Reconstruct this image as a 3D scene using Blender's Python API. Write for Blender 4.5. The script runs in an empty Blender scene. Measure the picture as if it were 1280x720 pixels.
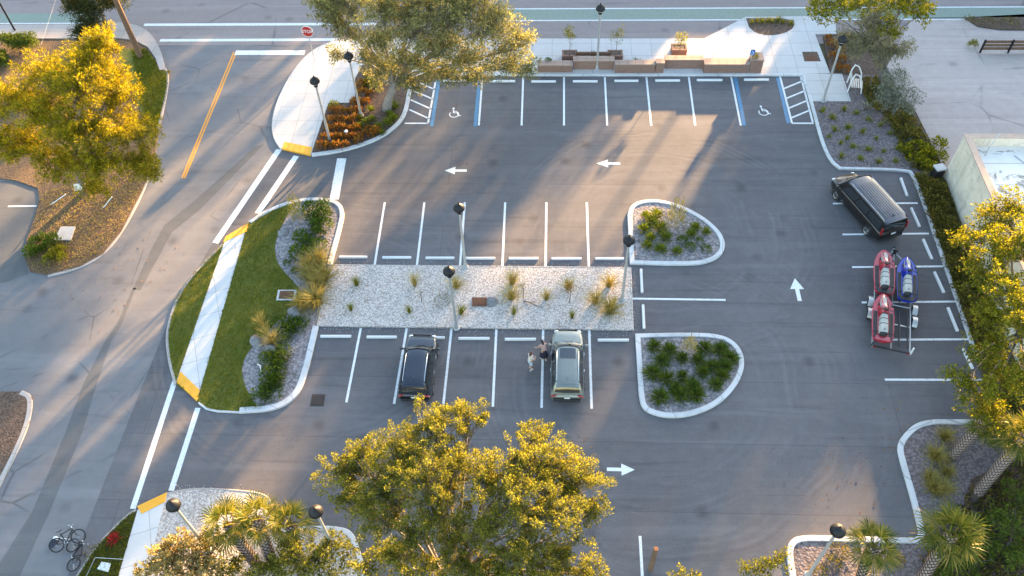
import bpy, bmesh, math, random
import numpy as np
from mathutils import Vector, Matrix, Quaternion
from mathutils.geometry import tessellate_polygon
rnd = random.Random(11); nr = np.random.default_rng(11)
SC = bpy.context.scene; COL = SC.collection; PI = math.pi; R_ = math.radians
# ---------------------------------------------------------------- camera solved from the parking-stall lines
CH = 41.0; CF = 1067.43
_p, _r, _y = R_(51.38332769), R_(-2.56452981), R_(-4.04668534)
_w = Vector((math.sin(_y)*math.cos(_p), math.cos(_y)*math.cos(_p), -math.sin(_p)))
_rt = Vector((math.cos(_y), -math.sin(_y), 0)); _up = _rt.cross(_w)
CR = _rt*math.cos(_r) + _up*math.sin(_r); CU = -_rt*math.sin(_r) + _up*math.cos(_r)
def P(px, py, z=0.0):
    """world point at height z seen at that place of the photograph"""
    d = CR*(px-640) - CU*(py-360) + _w*CF
    t = (z-CH)/d.z
    return Vector((d.x*t, d.y*t, z))
def PL(pts, z=0.0): return [P(x, y, z) for x, y in pts]
cam = bpy.data.cameras.new('camera'); cam.sensor_width = 36; cam.lens = CF/1280*36; cam.clip_end = 3000; cam.clip_start = .5
co = bpy.data.objects.new('camera', cam); COL.objects.link(co); SC.camera = co
m4 = Matrix((CR, CU, -_w)).transposed().to_4x4(); m4.translation = (0, 0, CH); co.matrix_world = m4

# ---------------------------------------------------------------- mesh helper
class MB:
    def __init__(s): s.v = []; s.f = []; s.m = []
    def add(s, vs, fs, mi=0):
        o = len(s.v); s.v += [tuple(v) for v in vs]; s.f += [tuple(i+o for i in f) for f in fs]; s.m += [mi]*len(fs); return s
    def box(s, c, d, rot=None, mi=0):
        if rot is None: rot = Matrix.Identity(3)
        elif isinstance(rot, (int, float)): rot = Matrix.Rotation(rot, 3, 'Z')
        c = Vector(c); h = Vector(d)/2
        vs = [c + rot @ Vector((h.x*a, h.y*b, h.z*e)) for a in (-1, 1) for b in (-1, 1) for e in (-1, 1)]
        return s.add(vs, [(0,1,3,2),(4,6,7,5),(0,4,5,1),(2,3,7,6),(0,2,6,4),(1,5,7,3)], mi)
    def tube(s, pts, r, n=8, mi=0, cap=True):
        pts = [Vector(p) for p in pts]; k = len(pts)
        if isinstance(r, (int, float)): r = [r]*k
        vs = []; fs = []; prev = None
        for i, p in enumerate(pts):
            t = (pts[min(i+1, k-1)] - pts[max(i-1, 0)])
            t = t.normalized() if t.length > 1e-9 else Vector((0,0,1))
            if prev is None: a = t.orthogonal().normalized()
            else:
                a = prev - t*prev.dot(t); a = a.normalized() if a.length > 1e-6 else t.orthogonal().normalized()
            prev = a; b = t.cross(a)
            vs += [p + (a*math.cos(2*PI*j/n) + b*math.sin(2*PI*j/n))*r[i] for j in range(n)]
        for i in range(k-1):
            for j in range(n): fs.append((i*n+j, i*n+(j+1)%n, (i+1)*n+(j+1)%n, (i+1)*n+j))
        if cap: fs.append(tuple(range(n))[::-1]); fs.append(tuple((k-1)*n+j for j in range(n)))
        return s.add(vs, fs, mi)
    def lathe(s, prof, n=16, o=(0,0,0), mi=0):
        o = Vector(o); vs = []; fs = []; k = len(prof)
        for r, z in prof: vs += [o + Vector((max(r, .0005)*math.cos(2*PI*j/n), max(r, .0005)*math.sin(2*PI*j/n), z)) for j in range(n)]
        for i in range(k-1):
            for j in range(n): fs.append((i*n+j, i*n+(j+1)%n, (i+1)*n+(j+1)%n, (i+1)*n+j))
        fs.append(tuple(range(n))[::-1]); fs.append(tuple((k-1)*n+j for j in range(n)))
        return s.add(vs, fs, mi)
    def ell(s, c, r, nu=12, nv=8, rot=None, mi=0):
        c = Vector(c); rot = rot or Matrix.Identity(3); vs = []; fs = []
        for i in range(nv+1):
            th = PI*i/nv; q = max(math.sin(th), .002)
            for j in range(nu):
                a = 2*PI*j/nu; vs.append(c + rot @ Vector((r[0]*q*math.cos(a), r[1]*q*math.sin(a), r[2]*math.cos(th))))
        for i in range(nv):
            for j in range(nu): fs.append((i*nu+j, (i+1)*nu+j, (i+1)*nu+(j+1)%nu, i*nu+(j+1)%nu))
        return s.add(vs, fs, mi)
    def loft(s, rings, mi=0, cap=True, closed=True):
        n = len(rings[0]); vs = [v for r in rings for v in r]; fs = []
        for i in range(len(rings)-1):
            for j in range(n if closed else n-1): fs.append((i*n+j, i*n+(j+1)%n, (i+1)*n+(j+1)%n, (i+1)*n+j))
        if cap: fs.append(tuple(range(n))[::-1]); fs.append(tuple((len(rings)-1)*n+j for j in range(n)))
        return s.add(vs, fs, mi)
    def prism(s, poly, z0, z1, mi=0):
        poly = [Vector((p[0], p[1])) for p in poly]; n = len(poly)
        A = sum(poly[i].x*poly[(i+1)%n].y - poly[(i+1)%n].x*poly[i].y for i in range(n))
        if A < 0: poly.reverse()
        vs = [(p.x, p.y, z0) for p in poly] + [(p.x, p.y, z1) for p in poly]
        fs = [(i, (i+1)%n, n+(i+1)%n, n+i) for i in range(n)]
        for t in tessellate_polygon([[Vector((p.x, p.y, 0)) for p in poly]]):
            a, b, c = t; e = (poly[b]-poly[a]).cross(poly[c]-poly[a])
            if e < 0: a, c = c, a
            fs.append((n+a, n+b, n+c))
        return s.add(vs, fs, mi)
    def sheet(s, poly, z, mi=0):
        poly = [Vector((p[0], p[1], z)) for p in poly]; fs = []
        for a, b, c in tessellate_polygon([poly]):
            e = (poly[b]-poly[a]).cross(poly[c]-poly[a]).z
            fs.append((a, b, c) if e > 0 else (c, b, a))
        return s.add(poly, fs, mi)
    def ribbon(s, line, w, z0, z1, closed=False, mi=0, side=0.0, cham=.03):
        """a kerb: box section swept along a line; side shifts it sideways"""
        pts = [Vector((p[0], p[1])) for p in line]; n = len(pts); rings = []
        for i, p in enumerate(pts):
            a = pts[(i-1) % n] if (closed or i) else pts[0]; b = pts[(i+1) % n] if (closed or i < n-1) else pts[-1]
            d1 = (p-a); d2 = (b-p)
            d1 = d1.normalized() if d1.length > 1e-6 else d2.normalized(); d2 = d2.normalized() if d2.length > 1e-6 else d1
            t = (d1+d2); t = t.normalized() if t.length > 1e-6 else d1
            nn = Vector((-t.y, t.x)); k = 1/max(.5, nn.dot(Vector((-d1.y, d1.x))))
            o = lambda u: p + nn*(u*w + side)*k
            c = cham/w
            rings.append([Vector((*o(-.5), z0)), Vector((*o(-.5), z1-cham)), Vector((*o(-.5+c), z1)), Vector((*o(.5-c), z1)), Vector((*o(.5), z1-cham)), Vector((*o(.5), z0))])
        if closed: rings.append(rings[0])
        return s.loft(rings, mi, cap=not closed)
    def build(s, name, mats, parent=None, smooth=False, bevel=0, seg=2):
        me = bpy.data.meshes.new(name); me.from_pydata(s.v, [], s.f)
        for m in (mats if isinstance(mats, (list, tuple)) else [mats]): me.materials.append(m)
        if any(s.m): me.polygons.foreach_set('material_index', s.m)
        o = bpy.data.objects.new(name, me); COL.objects.link(o)
        bm = bmesh.new(); bm.from_mesh(me); bmesh.ops.recalc_face_normals(bm, faces=bm.faces); bm.to_mesh(me); bm.free()
        if smooth:
            me.polygons.foreach_set('use_smooth', [True]*len(me.polygons))
            if smooth != 'all': me.set_sharp_from_angle(angle=R_(40 if smooth is True else smooth))
        if parent: o.parent = parent
        if bevel:
            b = o.modifiers.new('Bevel', 'BEVEL'); b.width = bevel; b.segments = seg; b.limit_method = 'ANGLE'; b.angle_limit = R_(40)
        return o
def tag(o, label=None, cat=None, group=None, kind=None):
    if label: o['label'] = label
    if cat: o['category'] = cat
    if group: o['group'] = group
    if kind: o['kind'] = kind
    return o
def empty(name, loc, rz=0, label=None, cat=None, group=None):
    o = bpy.data.objects.new(name, None); COL.objects.link(o); o.location = loc; o.rotation_euler = (0, 0, rz); o.empty_display_size = .3
    return tag(o, label, cat, group)
def tree_copy(o, parent=None):
    c = o.copy(); COL.objects.link(c)
    if parent: c.parent = parent
    for ch in list(o.children): tree_copy(ch, c)
    return c
def struct(o): o['kind'] = 'structure'; return o
def smoothline(pts, it=2, closed=False):
    pts = [Vector((p[0], p[1])) for p in pts]
    for _ in range(it):
        q = []
        n = len(pts)
        if not closed: q.append(pts[0])
        for i in range(n if closed else n-1):
            a, b = pts[i], pts[(i+1) % n]; q += [a*.75+b*.25, a*.25+b*.75]
        if not closed: q.append(pts[-1])
        pts = q
    return pts
ORD = ['first','second','third','fourth','fifth','sixth','seventh','eighth','ninth','tenth','eleventh','twelfth','thirteenth','fourteenth','fifteenth','sixteenth']
def nth(i, n):
    if n == 1: return 'the only one'
    if i == 0: return 'leftmost'
    if i == n-1: return 'rightmost'
    return ORD[i] + ' from left'
ROWN = {1: [''], 2: ['back', 'front'], 3: ['back', 'middle', 'front'], 4: ['back', 'second', 'third', 'front']}
def rowlabels(pts, phrase, place, rows):
    """one label per picture point: its rank from the left in its row, counted from the back"""
    order = sorted(range(len(pts)), key=lambda i: pts[i][1]); out = [None]*len(pts); k = rows; n = len(pts)
    cuts = [round(n*j/k) for j in range(k+1)]
    for j in range(k):
        ids = sorted(order[cuts[j]:cuts[j+1]], key=lambda i: pts[i][0])
        for q, i in enumerate(ids):
            ph = phrase[i] if isinstance(phrase, (list, tuple)) else phrase
            out[i] = f"{ph}, {nth(q, len(ids))} in {(ROWN[k][j] + ' row') if k > 1 else 'the row'} {place}"
    return out
# ---------------------------------------------------------------- materials
def newmat(name):
    m = bpy.data.materials.new(name); m.use_nodes = True; nt = m.node_tree
    return m, nt, nt.nodes['Principled BSDF'], nt.links
def ramp(nt, fac, stops):
    r = nt.nodes.new('ShaderNodeValToRGB'); e = r.color_ramp.elements
    while len(e) < len(stops): e.new(.5)
    for i, (p, c) in enumerate(stops): e[i].position = p; e[i].color = (*c, 1) if len(c) == 3 else c
    nt.links.new(fac, r.inputs[0]); return r.outputs[0]
def noise(nt, vec, scale, detail=4, rough=.6, dist=0):
    n = nt.nodes.new('ShaderNodeTexNoise'); n.inputs['Scale'].default_value = scale; n.inputs['Detail'].default_value = detail
    n.inputs['Roughness'].default_value = rough; n.inputs['Distortion'].default_value = dist; nt.links.new(vec, n.inputs['Vector']); return n.outputs['Fac']
def voro(nt, vec, scale, feat='F1', out='Distance', rand=1):
    n = nt.nodes.new('ShaderNodeTexVoronoi'); n.feature = feat; n.inputs['Scale'].default_value = scale; n.inputs['Randomness'].default_value = rand
    nt.links.new(vec, n.inputs['Vector']); return n.outputs[out]
def mix(nt, fac, a, b, mode='MIX'):
    n = nt.nodes.new('ShaderNodeMix'); n.data_type = 'RGBA'; n.blend_type = mode
    for v, i in ((fac, 0), (a, 6), (b, 7)):
        if isinstance(v, (int, float)): n.inputs[i].default_value = v
        elif isinstance(v, (tuple, list)): n.inputs[i].default_value = (*v, 1) if len(v) == 3 else v
        else: nt.links.new(v, n.inputs[i])
    return n.outputs[2]
def math_(nt, op, a, b=0.0, clamp=False):
    n = nt.nodes.new('ShaderNodeMath'); n.operation = op; n.use_clamp = clamp
    for v, i in ((a, 0), (b, 1)):
        if isinstance(v, (int, float)): n.inputs[i].default_value = v
        else: nt.links.new(v, n.inputs[i])
    return n.outputs[0]
def bump(nt, bs, h, st=.3, dist=.02):
    b = nt.nodes.new('ShaderNodeBump'); b.inputs['Strength'].default_value = st; b.inputs['Distance'].default_value = dist
    nt.links.new(h, b.inputs['Height']); nt.links.new(b.outputs[0], bs.inputs['Normal'])
def objco(nt, kind='Object', scale=None, rot=None):
    t = nt.nodes.new('ShaderNodeTexCoord'); o = t.outputs[kind]
    if scale or rot:
        mp = nt.nodes.new('ShaderNodeMapping'); nt.links.new(o, mp.inputs[0])
        if scale: mp.inputs['Scale'].default_value = scale
        if rot: mp.inputs['Rotation'].default_value = rot
        o = mp.outputs[0]
    return o
def pmat(name, c1, c2=None, scale=6, rough=.7, metal=0, bm=0, coat=0, spec=.4, bscale=None, fine=0):
    """procedural surface: two tones broken up by noise, faint grain, optional relief"""
    m, nt, bs, lk = newmat(name); c2 = c2 or tuple(x*.8 for x in c1); v = objco(nt)
    c = ramp(nt, noise(nt, v, scale, 5, .65), [(.3, c1), (.7, c2)])
    if fine: c = mix(nt, .35, c, ramp(nt, noise(nt, v, fine, 2), [(.3, tuple(x*.6 for x in c1)), (.7, tuple(min(1, x*1.3) for x in c1))]))
    lk.new(c, bs.inputs['Base Color']); bs.inputs['Roughness'].default_value = rough; bs.inputs['Metallic'].default_value = metal
    bs.inputs['Coat Weight'].default_value = coat; bs.inputs['Coat Roughness'].default_value = .05; bs.inputs['Specular IOR Level'].default_value = spec
    if bm: bump(nt, bs, noise(nt, v, bscale or scale*6, 3), bm)
    return m
def asphalt(name, c1, c2, crack=0, streak=(0, 0), fine=38, lanes=False):
    m, nt, bs, lk = newmat(name); v = objco(nt)
    big = noise(nt, v, .11, 5, .62, .6); c = ramp(nt, big, [(.3, c1), (.7, c2)])
    mid = noise(nt, v, 1.3, 5, .7); c = mix(nt, .22, c, ramp(nt, mid, [(.32, tuple(x*.62 for x in c1)), (.7, tuple(x*1.3 for x in c2))]))
    sp = noise(nt, v, fine, 2, .8); c = mix(nt, .30, c, ramp(nt, sp, [(.3, tuple(x*.45 for x in c1)), (.72, tuple(x*1.7 for x in c2))]))
    # paler scuffs dragged along the driving direction
    v2 = objco(nt, scale=streak[1] if streak[1] else (.05, .9, 1), rot=(0, 0, streak[0]))
    s = noise(nt, v2, 1.0, 5, .6, .5); c = mix(nt, math_(nt, 'MULTIPLY', ramp(nt, s, [(.52, (0,0,0)), (.75, (1,1,1))]), .3), c, tuple(min(1, x*1.5) for x in c2))
    s2 = noise(nt, v2, 2.3, 4, .6, .5); c = mix(nt, math_(nt, 'MULTIPLY', ramp(nt, s2, [(.56, (0,0,0)), (.72, (1,1,1))]), .35), c, tuple(x*.55 for x in c1))
    # oil drips
    o = voro(nt, v, .34); c = mix(nt, math_(nt, 'MULTIPLY', ramp(nt, o, [(.03, (1,1,1)), (.17, (0,0,0))]), .5), c, tuple(x*.45 for x in c1))
    if lanes:   # paver passes with sealed joints, tyre-polished turning arcs round the islands
        br = nt.nodes.new('ShaderNodeTexBrick'); mp = nt.nodes.new('ShaderNodeMapping'); lk.new(v, mp.inputs[0]); mp.inputs['Location'].default_value = (7, 1.2, 0); lk.new(mp.outputs[0], br.inputs['Vector']); br.offset = .37
        for k, q in (('Scale', 1), ('Brick Width', 41), ('Row Height', 3.9), ('Mortar Size', .022), ('Mortar Smooth', .4)): br.inputs[k].default_value = q
        br.inputs['Color1'].default_value = (.90,.90,.91,1); br.inputs['Color2'].default_value = (1.08,1.07,1.06,1); br.inputs['Mortar'].default_value = (.62,.62,.63,1)
        c = mix(nt, .75, c, mix(nt, 1, c, br.outputs['Color'], 'MULTIPLY'))
        for cx, cy, r0, r1 in ((6.2, 26.0, 5.0, 12.5), (7.0, 37.3, 5.2, 11.0), (-13.5, 29.5, 5.5, 10.5)):
            m2 = nt.nodes.new('ShaderNodeMapping'); lk.new(v, m2.inputs[0]); m2.inputs['Location'].default_value = (-cx, -cy, 0)
            ln = nt.nodes.new('ShaderNodeVectorMath'); ln.operation = 'LENGTH'; lk.new(m2.outputs[0], ln.inputs[0])
            wob = math_(nt, 'ADD', ln.outputs['Value'], math_(nt, 'MULTIPLY', noise(nt, v, .12, 2), 2.4))
            cv = nt.nodes.new('ShaderNodeCombineXYZ'); lk.new(wob, cv.inputs[0])
            ring = noise(nt, cv.outputs[0], 2.6, 4, .7)
            gate = ramp(nt, math_(nt, 'DIVIDE', ln.outputs['Value'], 16.0), [(r0/16-.03, (0,0,0)), (r0/16+.05, (1,1,1)), (r1/16-.08, (1,1,1)), (r1/16+.08, (0,0,0))])
            gate = math_(nt, 'MULTIPLY', gate, ramp(nt, noise(nt, v, .28, 3), [(.42, (0,0,0)), (.62, (1,1,1))]))
            c = mix(nt, math_(nt, 'MULTIPLY', math_(nt, 'MULTIPLY', gate, ramp(nt, ring, [(.5, (0,0,0)), (.68, (1,1,1))])), .33), c, tuple(x*1.5 for x in c2))
            c = mix(nt, math_(nt, 'MULTIPLY', math_(nt, 'MULTIPLY', gate, ramp(nt, ring, [(.34, (1,1,1)), (.46, (0,0,0))])), .28), c, tuple(x*.62 for x in c1))
    if crack:
        nv = nt.nodes.new('ShaderNodeMixRGB'); nv.inputs[0].default_value = .1; lk.new(v, nv.inputs[1])
        nn = nt.nodes.new('ShaderNodeTexNoise'); nn.inputs['Scale'].default_value = .9; lk.new(v, nn.inputs['Vector']); lk.new(nn.outputs['Color'], nv.inputs[2])
        d = voro(nt, nv.outputs[0], crack, 'DISTANCE_TO_EDGE')
        gate = ramp(nt, noise(nt, v, .3, 3), [(.48, (0,0,0)), (.6, (1,1,1))])
        k = math_(nt, 'MULTIPLY', ramp(nt, d, [(.0, (1,1,1)), (.012, (0,0,0))]), gate)
        c = mix(nt, math_(nt, 'MULTIPLY', k, .6), c, tuple(x*.35 for x in c1))
    lk.new(c, bs.inputs['Base Color']); bs.inputs['Roughness'].default_value = .82; bs.inputs['Specular IOR Level'].default_value = .35
    bump(nt, bs, sp, .35, .012); return m
def stones(name, cols, scale=9, rough=.9, mixn=.6, bst=.7, bd=.04):
    m, nt, bs, lk = newmat(name); v = objco(nt)
    vo = nt.nodes.new('ShaderNodeTexVoronoi'); vo.inputs['Scale'].default_value = scale; lk.new(v, vo.inputs['Vector'])
    sep = nt.nodes.new('ShaderNodeSeparateColor'); lk.new(vo.outputs['Color'], sep.inputs[0])
    n = len(cols); c = ramp(nt, sep.outputs[0], [(i/(n-1), k) for i, k in enumerate(cols)])
    big = noise(nt, v, .9, 4); c = mix(nt, mixn*.5, c, ramp(nt, big, [(.3, cols[0]), (.7, cols[-1])]))
    c = mix(nt, ramp(nt, vo.outputs['Distance'], [(.35, (0,0,0)), (.75, (.55,.55,.55))]), c, tuple(x*.4 for x in cols[0]))
    lk.new(c, bs.inputs['Base Color']); bs.inputs['Roughness'].default_value = rough
    bump(nt, bs, math_(nt, 'MULTIPLY', vo.outputs['Distance'], -1.0), bst, bd); return m
def leafmat(name, stops, trans=.45, tcol=None, rough=.55, scale=.8):
    """leaves: colour varies from leaf to leaf and from bough to bough; light passes through the blades"""
    m, nt, bs, lk = newmat(name); g = nt.nodes.new('ShaderNodeNewGeometry'); v = objco(nt)
    f = math_(nt, 'ADD', math_(nt, 'MULTIPLY', g.outputs['Random Per Island'], .5), math_(nt, 'MULTIPLY', noise(nt, v, scale, 3), .5))
    n = len(stops); c = ramp(nt, f, [(.22+.56*i/(n-1), k) for i, k in enumerate(stops)])
    lk.new(c, bs.inputs['Base Color']); bs.inputs['Roughness'].default_value = rough; bs.inputs['Specular IOR Level'].default_value = .08
    t = nt.nodes.new('ShaderNodeBsdfTranslucent'); lk.new(mix(nt, 1.0, c, tcol or (1.5, 1.35, .6), 'MULTIPLY'), t.inputs[0])
    ms = nt.nodes.new('ShaderNodeMixShader'); ms.inputs[0].default_value = trans
    lk.new(bs.outputs[0], ms.inputs[1]); lk.new(t.outputs[0], ms.inputs[2]); lk.new(ms.outputs[0], nt.nodes['Material Output'].inputs[0]); return m
def paint(name, c, c2=None, rough=.6, wear=.35):
    """road paint, scuffed through here and there"""
    m, nt, bs, lk = newmat(name); v = objco(nt)
    k = ramp(nt, noise(nt, v, 5, 6, .75), [(.30, tuple(x*.55 for x in c)), (.46, c), (1, c2 or c)])
    s = ramp(nt, noise(nt, v, 26, 3, .8), [(.36, (1,1,1)), (.5, (0,0,0))])
    lk.new(mix(nt, math_(nt, 'MULTIPLY', s, wear), k, (.12,.115,.11)), bs.inputs['Base Color']); bs.inputs['Roughness'].default_value = rough; return m
def concrete(name, c1, c2, joint=0, rot=0, jcol=.55, off=0, stain=.24, cells=0):
    m, nt, bs, lk = newmat(name); v = objco(nt)
    c = ramp(nt, noise(nt, v, .5, 6, .65), [(.3, c1), (.7, c2)]); sp = noise(nt, v, 24, 3, .7)
    c = mix(nt, .2, c, ramp(nt, sp, [(.3, tuple(x*.7 for x in c1)), (.7, tuple(min(1, x*1.15) for x in c2))]))
    st = ramp(nt, noise(nt, v, 1.7, 5, .7, .4), [(.56, (0,0,0)), (.75, (1,1,1))]); c = mix(nt, math_(nt, 'MULTIPLY', st, stain), c, tuple(x*.55 for x in c1))
    if cells: c = mix(nt, math_(nt, 'MULTIPLY', ramp(nt, voro(nt, v, cells, 'DISTANCE_TO_EDGE'), [(.0, (1,1,1)), (.011, (0,0,0))]), .7), c, tuple(x*.35 for x in c1)); c = mix(nt, math_(nt, 'MULTIPLY', ramp(nt, noise(nt, v, .45, 5, .75), [(.5, (0,0,0)), (.66, (1,1,1))]), .3), c, (.25,.235,.22))
    if joint:
        v2 = objco(nt, rot=(0, 0, rot)); br = nt.nodes.new('ShaderNodeTexBrick'); lk.new(v2, br.inputs['Vector']); br.offset = off
        br.inputs['Scale'].default_value = 1; br.inputs['Brick Width'].default_value = joint; br.inputs['Row Height'].default_value = joint
        br.inputs['Mortar Size'].default_value = .018; br.inputs['Mortar Smooth'].default_value = .3
        br.inputs['Color1'].default_value = (1,1,1,1); br.inputs['Color2'].default_value = (.93,.93,.93,1); br.inputs['Mortar'].default_value = (jcol,)*3+(1,)
        c = mix(nt, 1.0, c, br.outputs['Color'], 'MULTIPLY')
    lk.new(c, bs.inputs['Base Color']); bs.inputs['Roughness'].default_value = .85; bump(nt, bs, sp, .2, .01); return m
def brickmat(name, c1, c2, mort):
    m, nt, bs, lk = newmat(name); t = nt.nodes.new('ShaderNodeTexCoord')
    sx = nt.nodes.new('ShaderNodeSeparateXYZ'); lk.new(t.outputs['Object'], sx.inputs[0])
    cb = nt.nodes.new('ShaderNodeCombineXYZ'); lk.new(math_(nt, 'ADD', sx.outputs[0], sx.outputs[1]), cb.inputs[0]); lk.new(sx.outputs[2], cb.inputs[1])
    br = nt.nodes.new('ShaderNodeTexBrick'); lk.new(cb.outputs[0], br.inputs['Vector']); br.inputs['Scale'].default_value = 1
    br.inputs['Brick Width'].default_value = .24; br.inputs['Row Height'].default_value = .085; br.inputs['Mortar Size'].default_value = .008
    br.inputs['Color1'].default_value = (*c1, 1); br.inputs['Color2'].default_value = (*c2, 1); br.inputs['Mortar'].default_value = (*mort, 1)
    c = mix(nt, .3, br.outputs['Color'], ramp(nt, noise(nt, t.outputs['Object'], 3, 5), [(.3, c1), (.7, tuple(x*.7 for x in c2))]))
    lk.new(c, bs.inputs['Base Color']); bs.inputs['Roughness'].default_value = .9; bump(nt, bs, br.outputs['Fac'], -.4, .01); return m
M = {}
M['lot'] = asphalt('lot_asphalt', (.076,.071,.073), (.142,.132,.133), 0, (0, 0), lanes=True)
M['road'] = asphalt('old_road_asphalt', (.132,.126,.128), (.188,.178,.177), .2, (R_(62), (.06, .7, 1)), 30)
M['street'] = asphalt('street_asphalt', (.235,.19,.175), (.27,.222,.205), .1, (0, 0), 30)
M['patch'] = asphalt('patched_asphalt', (.098,.096,.096), (.124,.120,.118), 0, (R_(62), (.06, .7, 1)), 34)
M['yard'] = asphalt('yard_paving', (.37,.30,.265), (.45,.37,.33), .12, (.3, 0), 26)
M['white'] = paint('white_road_paint', (.72,.72,.70), (.80,.80,.78), wear=.5)
M['yellow'] = paint('yellow_road_paint', (.74,.29,.02), (.80,.35,.04), wear=.25)
M['blue'] = paint('blue_road_paint', (.06,.19,.32), (.09,.24,.37), wear=.15)
M['teal'] = paint('green_lane_paint', (.20,.25,.20), (.235,.285,.235), wear=.5)
M['conc'] = concrete('pale_concrete', (.50,.47,.44), (.58,.55,.52), 1.55)
M['walk'] = concrete('path_concrete', (.54,.52,.495), (.61,.59,.565), 1.62, R_(-20.5))
M['pinkconc'] = concrete('old_sidewalk_concrete', (.36,.31,.28), (.44,.39,.35), 1.6)
M['kerb'] = concrete('kerb_concrete', (.50,.485,.47), (.62,.605,.59), stain=.5, cells=.34)
M['stop'] = concrete('wheel_stop_concrete', (.62,.61,.59), (.73,.72,.70))
M['tact'] = pmat('tactile_yellow', (.78,.36,.025), (.83,.41,.04), 3, .6, bm=.2)
M['gravel'] = stones('shell_gravel', [(.40,.33,.28), (.56,.49,.43), (.66,.59,.53), (.74,.68,.62), (.50,.43,.38)], 11)
M['rock'] = stones('grey_river_rock', [(.14,.12,.12), (.26,.225,.22), (.35,.31,.30), (.20,.175,.175), (.42,.38,.37)], 6.5)
M['mulch'] = stones('pine_bark_mulch', [(.07,.042,.028), (.14,.085,.055), (.20,.13,.09), (.10,.06,.04)], 10)
M['needles'] = stones('pine_straw_litter', [(.09,.052,.026), (.18,.10,.045), (.26,.155,.07), (.13,.08,.04)], 13)
M['purple'] = stones('lava_rock_mulch', [(.12,.092,.09), (.20,.16,.155), (.28,.235,.23), (.16,.125,.12)], 8)
M['lawn'] = pmat('lawn_soil', (.09,.108,.008), (.19,.165,.035), .8, .95, bm=.6, bscale=40, fine=26)
M['rough'] = pmat('verge_soil', (.075,.07,.03), (.13,.095,.045), 1.1, .95, bm=.6, bscale=30, fine=22)
M['pole'] = pmat('galvanised_pole', (.42,.42,.41), (.50,.50,.48), 8, .45, .5)
M['black'] = pmat('black_metal', (.010,.010,.011), (.018,.017,.018), 9, .5, 0, spec=.3)
M['rubber'] = pmat('tyre_rubber', (.016,.016,.016), (.026,.026,.026), 12, .85)
M['rim'] = pmat('alloy_rim', (.42,.42,.43), (.5,.5,.5), 9, .3, .9)
M['glass'] = pmat('tinted_glass', (.012,.016,.018), (.018,.023,.025), 2, .04, spec=.9, coat=.6)
M['lamp'] = pmat('frosted_lamp_glass', (.60,.56,.48), (.68,.62,.52), 9, .3)
M['headlight'] = pmat('headlight_lens', (.55,.56,.57), (.7,.7,.7), 14, .1, .3, coat=1)
M['tail'] = pmat('red_tail_lens', (.32,.012,.01), (.22,.008,.008), 10, .15, coat=1)
M['plate'] = pmat('plate_white', (.62,.63,.60), (.7,.7,.68), 20, .5)
M['bark'] = pmat('grey_bark', (.10,.08,.065), (.19,.155,.13), 5, .95, bm=.8, bscale=18)
M['palebark'] = pmat('silvery_bark', (.17,.145,.12), (.28,.245,.21), 4, .95, bm=.7, bscale=16)
M['wood'] = pmat('weathered_wood', (.12,.068,.04), (.2,.12,.075), 5, .9, bm=.4)
M['brick'] = brickmat('brown_brick', (.20,.105,.075), (.26,.14,.10), (.28,.23,.19))
M['cap'] = concrete('wall_cap_stone', (.31,.215,.165), (.38,.27,.21), .6)
M['chrome'] = pmat('bright_metal', (.6,.6,.6), (.66,.66,.65), 9, .25, .9)
M['manhole'] = pmat('manhole_iron', (.06,.045,.04), (.09,.07,.06), 14, .8, .3)
M['greybox'] = pmat('grey_utility_lid', (.42,.41,.40), (.5,.49,.47), 6, .8)
M['rust'] = pmat('rusty_iron', (.13,.06,.035), (.22,.11,.065), 14, .85, .3)
M['darkplastic'] = pmat('dark_trim_plastic', (.022,.022,.023), (.03,.03,.031), 10, .6)
# ================================================================= SETTING
Z0 = 0.0
def poly(name, pts, z, m, world=False):
    b = MB(); b.sheet(pts if world else PL(pts, z), z); return struct(b.build(name, m))
def slab(name, pts, z1, m, z0=-.05):
    b = MB(); b.prism(pts, z0, z1); return struct(b.build(name, m))
b = MB(); b.sheet([(-1500,-1500),(1500,-1500),(1500,1500),(-1500,1500)], -.03); struct(b.build('ground', M['rough']))
poly('road', [(-500,56),(470,56),(400,187),(300,310),(240,400),(190,540),(100,800),(-300,1100),(-900,700)], 0, M['road'])
yS = P(640, 50).y
poly('street', [(-140, yS-.6), (60, yS-.6), (60, yS+14), (-140, yS+14)], .003, M['street'], True)
lot = [(349,186),(262,310),(212,397),(155,540),(92,700),(60,790),(700,1000),(1300,790),(1290,560),(1235,450),(1150,210),(1010,88),(400,88)]
poly('parking_lot', lot, .007, M['lot'])
# old patches and trench repairs in the side road
poly('asphalt_patch', [(166,360),(170,360),(150,410),(139,426),(121,480),(103,540),(62,640),(20,730),(-10,760),(-20,735),(40,640),(82,540),(104,480),(132,425),(146,405)], .0035, M['patch'])
poly('asphalt_patch', [(318,184),(330,180),(250,262),(215,290),(200,318),(176,362),(166,362),(190,310),(205,282),(244,250)], .0035, M['patch'])
poly('driveway', [(-300,228),(20,226),(48,236),(50,250),(44,272),(34,300),(31,322),(36,342),(10,352),(-300,420)], .004, M['patch'])
poly('asphalt_patch', [(402,198),(396,249),(377,249),(394,198)], .0105, M['patch'])
yard = [(1104,92),(1145,140),(1170,190),(1186,225),(1500,260),(1700,-5),(1200,22),(1140,22)]
poly('yard_pavement', yard, .006, M['yard'])
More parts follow.
